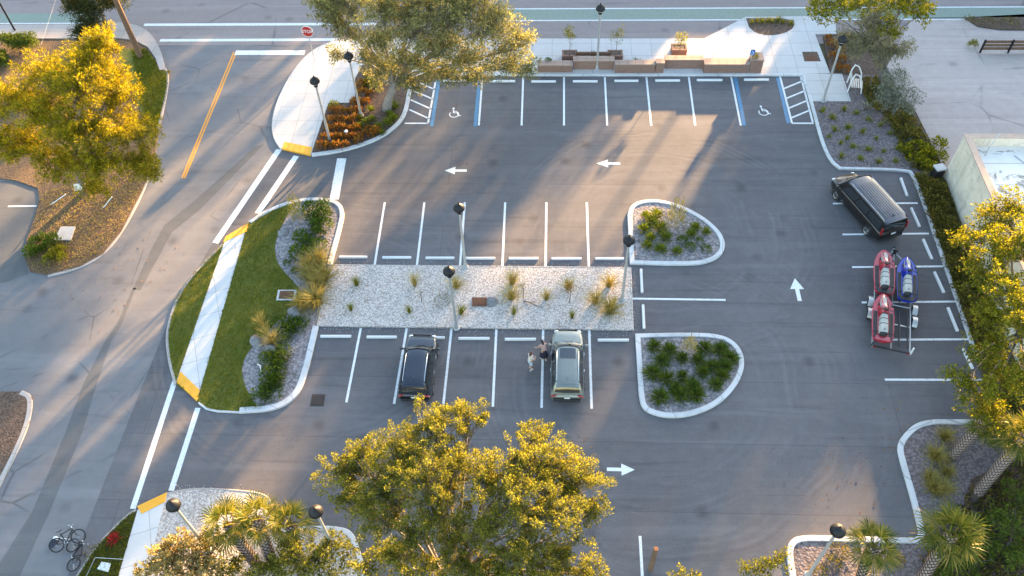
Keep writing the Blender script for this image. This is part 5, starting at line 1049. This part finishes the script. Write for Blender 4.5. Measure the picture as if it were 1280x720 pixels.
def jetski(label, x, y, cm, rot=0, L=3.25):
    loc = Matrix.Rotation(TA,4,'Z') @ Vector((x,y,0)); r = empty('jet_ski', (rp.x+loc.x, rp.y+loc.y, .55), TA+rot, label, 'jet ski', 'jet skis on the trailer')
    st = [(0,.50,.34,.10),(.06,.56,.42,.04),(.3,.60,.44,.0),(.55,.61,.46,.0),(.72,.56,.49,.03),(.85,.43,.52,.10),(.94,.26,.54,.22),(.99,.10,.55,.36),(1,.03,.55,.44)]
    b = MB(); b.loft([[Vector((a*L,s*w*k,z)) for s, k, z in ((-1,.25,zb),(-1,.75,zb+.1),(-1,1,zt-.08),(-1,.97,zt),(1,.97,zt),(1,1,zt-.08),(1,.75,zb+.1),(1,.25,zb))] for a, w, zt, zb in st]); b.build('hull', cm, r, smooth=45)
    b = MB(); ln = [Vector((a*L, w*.99, zt-.02)) for a, w, zt, zb in st]; b.tube([Vector((p.x,-p.y,p.z)) for p in ln]+ln[::-1], .028, 6); b.build('gunwale', M['black'] if cm is not M['jred'] else M['jred'], r, smooth=True)
    for s in (-1,1): b = MB(); b.loft([[Vector((a*L, s*y, z)) for y in (y0,y1)] for a, y0, y1, z in ((.03,.30,.50,.425),(.3,.32,.55,.448),(.6,.33,.55,.47))], cap=False, closed=False); b.build('foot_mat', M['darkplastic'], r)
    b = MB(); hd = [(.50,.17,.86),(.56,.26,.93),(.64,.31,.92),(.74,.33,.80),(.85,.27,.68),(.94,.15,.60),(.985,.05,.57)]
    b.loft([[Vector((a*L, w*math.cos(t), .5+(z-.5)*math.sin(t))) for t in np.linspace(0,PI,11)] for a, w, z in hd], closed=False, cap=False); b.build('hood', cm, r, smooth='all')
    b = MB(); b.loft([[Vector((a*L, s*.10, .515+(z-.5)*.88)) for s in (-1,-.4,.4,1)] for a, z in ((.70,.87),(.80,.775),(.9,.66))], cap=False, closed=False); b.build('hood_decal', M['jwhite'], r, smooth='all')
    for s in (-1,1): dm = MB(); dm.loft([[Vector((a*L, s*(w*.80), .515+(z-.5)*.62)), Vector((a*L, s*(w*.66), .515+(z-.5)*.78))] for a, w, z in ((.63,.30,.92),(.72,.325,.82),(.82,.285,.71),(.90,.20,.64))], cap=False, closed=False); dm.build('side_decal', M['jwhite'], r, smooth='all')
    tp = MB(); tp.loft([[Vector((.14*L+dx, y, .455 + .35*max(0,1-abs(y)/.3))) for y in np.linspace(-.56,.56,9)] for dx in (0,.05)], cap=False, closed=False); tp.build('strap', M['black'], r)
    sa = MB(); ss = [(.06,.10,.62),(.10,.20,.72),(.2,.22,.78),(.27,.215,.79),(.29,.215,.78),(.38,.20,.80),(.40,.20,.79),(.48,.17,.82),(.52,.13,.84)]
    for i in range(len(ss)-1): sa.loft([[Vector((a*L, w*k, .42+(z-.42)*q)) for k, q in ((-1.15,0),(-1.1,.55),(-.85,.9),(-.4,1),(.4,1),(.85,.9),(1.1,.55),(1.15,0))] for a, w, z in ss[i:i+2]], mi=1 if i in (0,3,5,7) else 0, cap=(i in (0,7)))
    sa.build('seat', [M['seat'], M['darkplastic']], r, smooth=True)
    b = MB(); b.tube([(.50*L,-.40,1.0),(.53*L,-.24,1.03),(.55*L,-.06,.97),(.55*L,.06,.97),(.53*L,.24,1.03),(.50*L,.40,1.0)], .024, 7); b.box((.555*L,0,.96), (.16,.2,.08)); b.build('handlebar', M['black'], r, smooth=True)
    for s in (-1,1): b = MB(); b.ell((.66*L, s*.36, .88), (.10,.06,.05), 10, 7); b.build('mirror', M['black'], r, smooth='all')
    b = MB(); b.box((.02*L,0,.42), (.30,.8,.05)); b.build('rear_deck', M['darkplastic'] if x > 2 else cm, r, bevel=.015)
jetski('red jet ski with pale seat at the front of the trailer beside a blue one', TL*.47, .60, M['jred'], R_(2)); jetski('blue jet ski with pale seat on the trailer', TL*.445, -.66, M['jblue'], R_(1)); jetski('red jet ski at the rear of the trailer beside the empty berth', TL*.03, .60, M['jred'], R_(1))
# ---- two bicycles lying on the road and a bag
def bike(label, loc, rz, tilt, zup):
    r = empty('bicycle', loc, rz, label, 'bicycle', 'bicycles left on the road'); r.rotation_euler = (tilt, 0, rz); wr = .33
    for x in (-.52, .52):
        t = MB(); c = Vector((x,0,wr)); t.tube([c+Vector((wr*math.cos(a),0,wr*math.sin(a))) for a in np.linspace(0,2*PI,33)], .032, 7, cap=False); w = t.build('wheel', M['rubber'], r, smooth='all'); s = MB()
        for k in range(14): a = 2*PI*k/14; s.tube([c, c+Vector((.31*math.cos(a),0,.31*math.sin(a)))], .003, 3, cap=False)
        s.tube([c+Vector((0,-.05,0)), c+Vector((0,.05,0))], .025, 8); s.build('spoke', M['chrome'], w)
    bb, hd, st, rx, fx = Vector((-.08,0,.28)), Vector((.38,0,.82)), Vector((-.2,0,.78)), Vector((-.52,0,wr)), Vector((.52,0,wr)); f = MB()
    for a, c, q in ((bb,hd*.93+Vector((.02,0,0)),.03),(bb,st,.026),(st*.95,hd,.026)): f.tube([a,c], q, 7)
    for s in (-1,1): f.tube([rx+Vector((0,s*.05,0)), bb], .011, 6); f.tube([rx+Vector((0,s*.05,0)), st*.95], .009, 6); f.tube([fx+Vector((0,s*.05,0)), hd-Vector((0,s*-.04,.12)), hd], .013, 6)
    f.build('frame', M['black'], r, smooth=True); h = MB(); h.tube([hd,hd+Vector((-.02,0,.13))], .014, 6); h.tube([hd+Vector((.02,-.30,.17)),hd+Vector((.05,-.08,.13)),hd+Vector((.05,.08,.13)),hd+Vector((.02,.30,.17))], .013, 6); ho = h.build('handlebar', M['chrome'], r, smooth=True)
    g = MB()
    for s in (-1,1): g.tube([hd+Vector((.02,s*.20,.155)), hd+Vector((-.02,s*.32,.175))], .02, 7)
    g.build('grip', M['signwhite'], ho); d = MB(); d.tube([st,st+Vector((-.02,0,.12))], .013, 6); d.loft([[st+Vector((x, y*w, .13+z)) for y, z in ((-1,0),(-.6,.035),(.6,.035),(1,0))] for x, w in ((-.15,.07),(-.08,.075),(.03,.035),(.12,.018))], closed=True); d.build('saddle', M['darkplastic'], r, smooth=True)
    k = MB(); k.tube([bb+Vector((.09*math.cos(a),-.05,.09*math.sin(a))) for a in np.linspace(0,2*PI,17)], .008, 5, cap=False); k.tube([bb+Vector((0,-.06,0)), bb+Vector((.15,-.07,-.08)), bb+Vector((.15,-.16,-.08))], .011, 5); k.tube([bb+Vector((0,.06,0)), bb+Vector((-.15,.07,.08)), bb+Vector((-.15,.16,.08))], .011, 5); k.build('crank', M['chrome'], r)
c = P(90,688,.12); bike('bicycle lying flat with its large wheel towards the bottom edge', (c.x-.15, c.y-.35, .09), R_(112), R_(82), 0)
bike('bicycle with white grips lying across the other one', (c.x-.1, c.y+.12, .26), R_(28), R_(-62), 0)
r = empty('dropped_bag', P(68,680,.0), R_(75), 'dark bag with a white top lying beside the fallen bicycles', 'bag'); b = MB(); b.ell((0,0,.15), (.30,.17,.14), 16, 10); b.build('body', pmat('navy_bag_fabric', (.02,.025,.05), (.03,.035,.06), 6, .85), r, smooth='all'); b = MB(); b.ell((.22,0,.17), (.13,.14,.11), 14, 9); b.build('flap', M['signwhite'], r, smooth='all'); b = MB(); b.tube([(.25,.1,.25),(.35,-.35,.1),(.42,-.6,.05)], .03, 6); b.build('strap', M['signwhite'], r, smooth='all')
# ---- people
def fuse(mb, vox, name, mat, parent, sm=6):
    me = bpy.data.meshes.new(name); me.from_pydata(mb.v, [], mb.f); t = bpy.data.objects.new(name, me); COL.objects.link(t)
    bm = bmesh.new(); bm.from_mesh(me); bmesh.ops.recalc_face_normals(bm, faces=bm.faces); bm.to_mesh(me); bm.free()
    q = t.modifiers.new('Remesh', 'REMESH'); q.mode = 'VOXEL'; q.voxel_size = vox; q.use_smooth_shade = True; s = t.modifiers.new('Smooth', 'SMOOTH'); s.iterations = sm; s.factor = .5
    dg = bpy.context.evaluated_depsgraph_get(); m2 = bpy.data.meshes.new_from_object(t.evaluated_get(dg)); bpy.data.objects.remove(t); m2.name = name; m2.materials.clear(); m2.materials.append(mat)
    m2.polygons.foreach_set('use_smooth', [True]*len(m2.polygons)); o = bpy.data.objects.new(name, m2); COL.objects.link(o); o.parent = parent; return o
M['skin'] = pmat('skin', (.42,.25,.17), (.46,.28,.20), 4, .55); M['hair'] = pmat('brown_hair', (.07,.032,.015), (.11,.05,.022), 9, .6); M['hairdark'] = pmat('dark_hair', (.028,.016,.010), (.045,.025,.015), 9, .6)
M['cream_top'] = pmat('pale_peach_cloth', (.60,.50,.42), (.66,.57,.5), 8, .9); M['shorts'] = pmat('pale_blue_denim', (.36,.48,.58), (.44,.56,.64), 8, .9); M['navycloth'] = pmat('navy_cloth', (.018,.02,.035), (.03,.032,.05), 8, .9); M['pinktop'] = pmat('dusty_pink_cloth', (.46,.28,.22), (.52,.34,.28), 8, .9); M['shoe'] = pmat('white_shoe', (.6,.6,.58), (.66,.66,.65), 8, .7)
def person(label, loc, rz, h, lean, arms, step, top, bottom, hairm, skirt):
    k = h/1.7; r = empty('person', loc, rz, label, 'person'); T = lambda x, y, z: Vector((x*k, y*k, z*k))
    cl, sl = math.cos(lean), math.sin(lean)
    def U(x, y, z): return T(x, y*cl+(z-.92)*sl, .92+(z-.92)*cl-y*sl)     # upper body tips forward about the hips; +y is where the person faces
    b = MB()
    def limb(pts, rr, n=10): b.tube(pts, [q*k for q in rr], n); [b.ell(p, (q*k,)*3, 10, 8) for p, q in zip(pts, rr)]
    limb([U(0,0,.94), U(0,.0,1.08), U(0,.01,1.25), U(0,.0,1.40)], [.125,.115,.135,.10]); limb([U(-.15,0,1.39), U(.15,0,1.39)], [.065,.065]); limb([U(-.08,0,.95), U(.08,0,.95)], [.115,.115]); limb([U(0,.0,1.42), U(0,.02,1.52)], [.055,.05])
    b.ell(U(0,.03,1.60), (.075*k,.092*k,.112*k), 16, 12); b.ell(U(0,.128,1.585), (.014*k,.02*k,.022*k), 8, 6)     # head and nose
    for s in (-1,1): b.ell(U(s*.076,.02,1.59), (.012*k,.02*k,.03*k), 8, 6)
    for s, st in ((-1, step), (1, -step)):
        limb([T(s*.09,0,.90), T(s*.095,st*.5+.02,.48), T(s*.10,st-.02,.08)], [.085,.058,.04]); b.tube([T(s*.10,st-.05,.04), T(s*.10,st+.15,.035)], [.04*k,.035*k], 8)
        sh, el, wr_ = [U(*q) for q in arms[s]]; limb([sh, el, wr_], [.05,.04,.03]); d = (wr_-el).normalized(); sd = d.cross(Vector((0,0,1))); sd = sd.normalized() if sd.length > .1 else Vector((1,0,0)); nn = sd.cross(d)
        b.ell(wr_+d*.045*k, (.035*k,.035*k,.035*k), 8, 6)
        for q, (o, fl) in enumerate(((-.027,.07),(-.009,.082),(.009,.078),(.027,.062))): a = wr_+d*.07*k+sd*o*k; b.tube([a, a+d*fl*.55*k, a+d*fl*.95*k-nn*.025*k], [.010*k,.009*k,.008*k], 6)
        a = wr_+d*.03*k+sd*s*-.03*k; b.tube([a, a+d*.03*k+sd*s*-.025*k, a+d*.06*k+sd*s*-.03*k], [.012*k,.011*k,.009*k], 6)
    fuse(b, .011, 'body', M['skin'], r, 4)
    e = MB()
    for s in (-1,1): e.ell(U(s*.03,.115,1.61), (.012*k,.008*k,.009*k), 8, 6)
    e.build('eye', M['hairdark'], r, smooth='all'); e = MB(); e.ell(U(0,.118,1.545), (.024*k,.008*k,.007*k), 8, 6); e.build('mouth', M['red'], r, smooth='all')
    q = MB(); q.ell(U(0,.0,1.635), (.092*k,.098*k,.10*k), 14, 10); q.ell(U(0,-.055,1.57), (.085*k,.06*k,.12*k), 12, 9); q.ell(U(0,-.075,1.45), (.06*k,.035*k,.12*k), 10, 8); fuse(q, .012, 'hair', hairm, r)
    q = MB(); pts = [U(0,0,1.0), U(0,.0,1.10), U(0,.01,1.25), U(0,.0,1.385)]; q.tube(pts, [z*k for z in (.142,.132,.15,.118)], 12); q.tube([U(-.155,0,1.385), U(.155,0,1.385)], .078*k, 10)
    for s in (-1,1): sh, el, wr_ = [U(*z) for z in arms[s]]; q.tube([sh, sh.lerp(el, .45)], [.066*k,.058*k], 10)
    fuse(q, .012, 'shirt', top, r)
    q = MB()
    if skirt: q.tube([U(0,0,1.03), T(0,.0,.88), T(0,.02,.66), T(0,.02,.46)], [z*k for z in (.14,.18,.225,.27)], 16)
    else:
        q.tube([U(-.06,0,1.0), U(.06,0,1.0)], .135*k, 12); q.tube([T(0,0,1.0), T(0,0,.88)], .15*k, 12)
        for s, st in ((-1, step), (1, -step)): q.tube([T(s*.085,0,.9), T(s*.095,st*.4+.01,.58)], [.105*k,.092*k], 12)
    fuse(q, .012, 'skirt' if skirt else 'shorts', bottom, r)
    for s, st in ((-1, step), (1, -step)):
        q = MB(); q.tube([T(s*.10,st-.06,.045), T(s*.10,st+.06,.05), T(s*.10,st+.17,.035)], [.05*k,.05*k,.038*k], 10); fuse(q, .01, 'shoe', M['shoe'], r, 3)
    return r
g = P(663,461.5,0); person('person in a pale top and light blue shorts standing beside the silver car', (g.x, g.y, .008), R_(-50), 1.62, R_(6), {-1: ((-.17,0,1.38),(-.24,.10,1.15),(-.10,.27,1.10)), 1: ((.17,0,1.38),(.25,.10,1.15),(.12,.28,1.12))}, .06, M['cream_top'], M['shorts'], M['hair'], False)
g = P(680,450,0); person('person in a dark flared skirt leaning towards the silver car door', (g.x, g.y, .008), R_(25), 1.66, R_(22), {-1: ((-.17,0,1.38),(-.30,.16,1.2),(-.36,.36,1.12)), 1: ((.17,0,1.38),(.28,.2,1.22),(.20,.44,1.15))}, .08, M['pinktop'], M['navycloth'], M['hairdark'], True)
# ================================================================= unseen trees added beyond the street, spaced and sized to shade the lot
SA = R_(27.0); SE = R_(10.0)
M['shade_leaf'] = leafmat('shade_tree_leaves', [(.03,.05,.012), (.06,.08,.016), (.10,.11,.02)], .15)
def st(s, t): return Vector((s*math.cos(SA)+t*math.sin(SA), -s*math.sin(SA)+t*math.cos(SA), 0))
def shade_tree(s, t, h, rad, z0, i, n=1500):
    base = st(s, t); r = empty('added_shade_tree', base, 0, f'unseen leafy tree added to shade the lot, {ORD[i % 16]} of its row' + (' end' if i > 15 else '') + (' further on' if i > 31 else ''), 'tree', 'unseen trees added for shade'); b = MB(); b.tube([(0,0,-.2),(.1,.1,h*.4),(0,0,h*.8)], [.28,.2,.08], 8); b.build('trunk', M['bark'], r)
    c = lobe_points((0,0,(h+z0)/2), (rad,rad,(h-z0)/2), n//14, 0, .42); quadmesh('crown', M['shade_leaf'], clump_leaves(c, .9, 14, .75, .5), r)
SHADE = []
def shade_row(s0, s1, step, t, h, z0, rad, n=2600):
    k = max(1, round((s1-s0)/step))
    for i in range(k): SHADE.append((s0+(i+.5)*(s1-s0)/k, t+rnd.uniform(-2,2), h+rnd.uniform(-.6,.6), rad, z0, n))
shade_row(-9.6, 3.5, 4.0, 98, 15.2, 1.0, 3.0); shade_row(3.5, 30, 3.7, 98, 13.6, 1.0, 3.0); shade_row(-8.0, 1.2, 3.4, 105, 17.4, 1.0, 2.4); shade_row(1.2, 30, 4.4, 105, 13.2, 1.0, 3.0)   # closed canopy: the shaded right half of the lot
shade_row(-19.0, -9.5, 3.2, 100, 17.6, 12.8, 2.1, 1700)     # added crowns lifted on purpose, so low sun reaches only the accessible bays
shade_row(-22.6, -18.8, 2.0, 100, 11.0, 1.0, 1.3); shade_row(-25.6, -19.0, 2.4, 96, 14.0, 12.2, 1.6, 420); shade_row(-38.5, -25.9, 4.0, 100, 12.6, 1.0, 2.4)
shade_row(-25.6, -22.9, 1.5, 103, 11.6, 1.0, 1.1)
shade_row(-40, -26, 3.0, 96, 19.5, 15.2, 2.2, 240); shade_row(-46, -38.5, 3.6, 100, 20, 15.2, 2.6, 1800); shade_row(-46.5, -38.0, 2.8, 92, 17, 6.0, 2.2, 170); shade_row(-62, -46.5, 4.5, 100, 14.6, 1.0, 2.6)
for i, (s, t, h, rad, z0, n) in enumerate(SHADE): shade_tree(s, t, h, rad, z0, i, n)
# unseen low building added beyond the street to keep it in shade
r = empty('added_shade_building', (25, 88, 0), 0, 'unseen low flat roofed building added to shade the street', 'building'); b = MB(); b.box((0,6,2.9), (190,12,5.8)); b.build('wall', M['render'], r); b = MB(); b.box((0,6,5.86), (190.4,12.4,.12)); b.build('roof', M['roof'], r)
for i in range(24): b = MB(); b.box((-86+i*7.5,-.03,1.6), (4.2,.1,2.2)); f = b.build('window', M['darkplastic'], r); b = MB(); b.box((-86+i*7.5,-.09,1.6), (3.9,.03,1.9)); b.build('pane', M['glass'], f)
# fallen leaves blown about the asphalt
xy = np.concatenate([scatter([(230,620),(700,520),(760,560),(760,720),(360,640)], 160), scatter([(520,95),(640,95),(620,200),(520,220)], 70), scatter([(960,560),(1130,480),(1140,640),(1000,660)], 60), scatter([(60,350),(200,250),(240,330),(120,420)], 60), scatter([(398,405),(412,335),(786,338),(788,411)], 130), scatter(D1, 40), scatter(D2, 40)])
d = runit(len(xy)); d[:, 2] = .05*np.abs(d[:, 2]); d /= np.linalg.norm(d, axis=1, keepdims=True)
ol = quadmesh('leaf_litter', M['croton'], leaf_verts(np.column_stack([xy, np.concatenate([np.full(len(xy)-210, .02), np.full(210, .135)])]), d, nr.uniform(.07,.16,len(xy)), .06)); ol['kind'] = 'stuff'
# shells kicked out of the gravel beds on to the asphalt
e = []
for a, c, k in (((398,408.6),(790,414),260), ((412,331.6),(788,335.2),200), ((791,413),(788,336),60), ((213,612),(338,620),90)):
    for i in range(k):
        u = rnd.random(); p = P(a[0]*(1-u)+c[0]*u, a[1]*(1-u)+c[1]*u); q = abs(rnd.gauss(0, .22)); sg_ = -1 if a[1] in (408.6,) else 1
        if a[0] == 791: e.append((p.x+q, p.y))
        else: e.append((p.x+rnd.uniform(-.1,.1), p.y+(sg_*q)))
e = np.array(e); d = runit(len(e)); d[:, 2] = np.abs(d[:, 2])*.3; d /= np.linalg.norm(d, axis=1, keepdims=True)
M['shell'] = pmat('loose_shell', (.5,.45,.4), (.66,.6,.54), 9, .9)
og = quadmesh('loose_gravel', M['shell'], leaf_verts(np.column_stack([e, np.full(len(e), .018)]), d, nr.uniform(.03,.075,len(e)), .045)); og['kind'] = 'stuff'
# ================================================================= LIGHT
w = bpy.data.worlds.new('World'); SC.world = w; w.use_nodes = True; nt = w.node_tree; sky = nt.nodes.new('ShaderNodeTexSky'); sky.sky_type = 'NISHITA'; sky.sun_disc = False
sky.sun_elevation = SE; sky.sun_rotation = SA; nt.links.new(sky.outputs[0], nt.nodes['Background'].inputs[0]); nt.nodes['Background'].inputs[1].default_value = .1
sl = bpy.data.lights.new('sun', 'SUN'); sl.energy = 4.6; sl.angle = R_(.9); sl.color = (1, .62, .28); so = bpy.data.objects.new('sun', sl); COL.objects.link(so)
dv = Vector((math.sin(SA)*math.cos(SE), math.cos(SA)*math.cos(SE), math.sin(SE))); so.rotation_euler = dv.to_track_quat('Z', 'Y').to_euler(); so.location = (0, 0, 60)
SC.view_settings.view_transform = 'Standard'; SC.view_settings.look = 'None'; SC.view_settings.exposure = 3.25; SC.view_settings.gamma = 1
SC.cycles.max_bounces = 6; SC.cycles.transparent_max_bounces = 4; SC.cycles.use_denoising = True
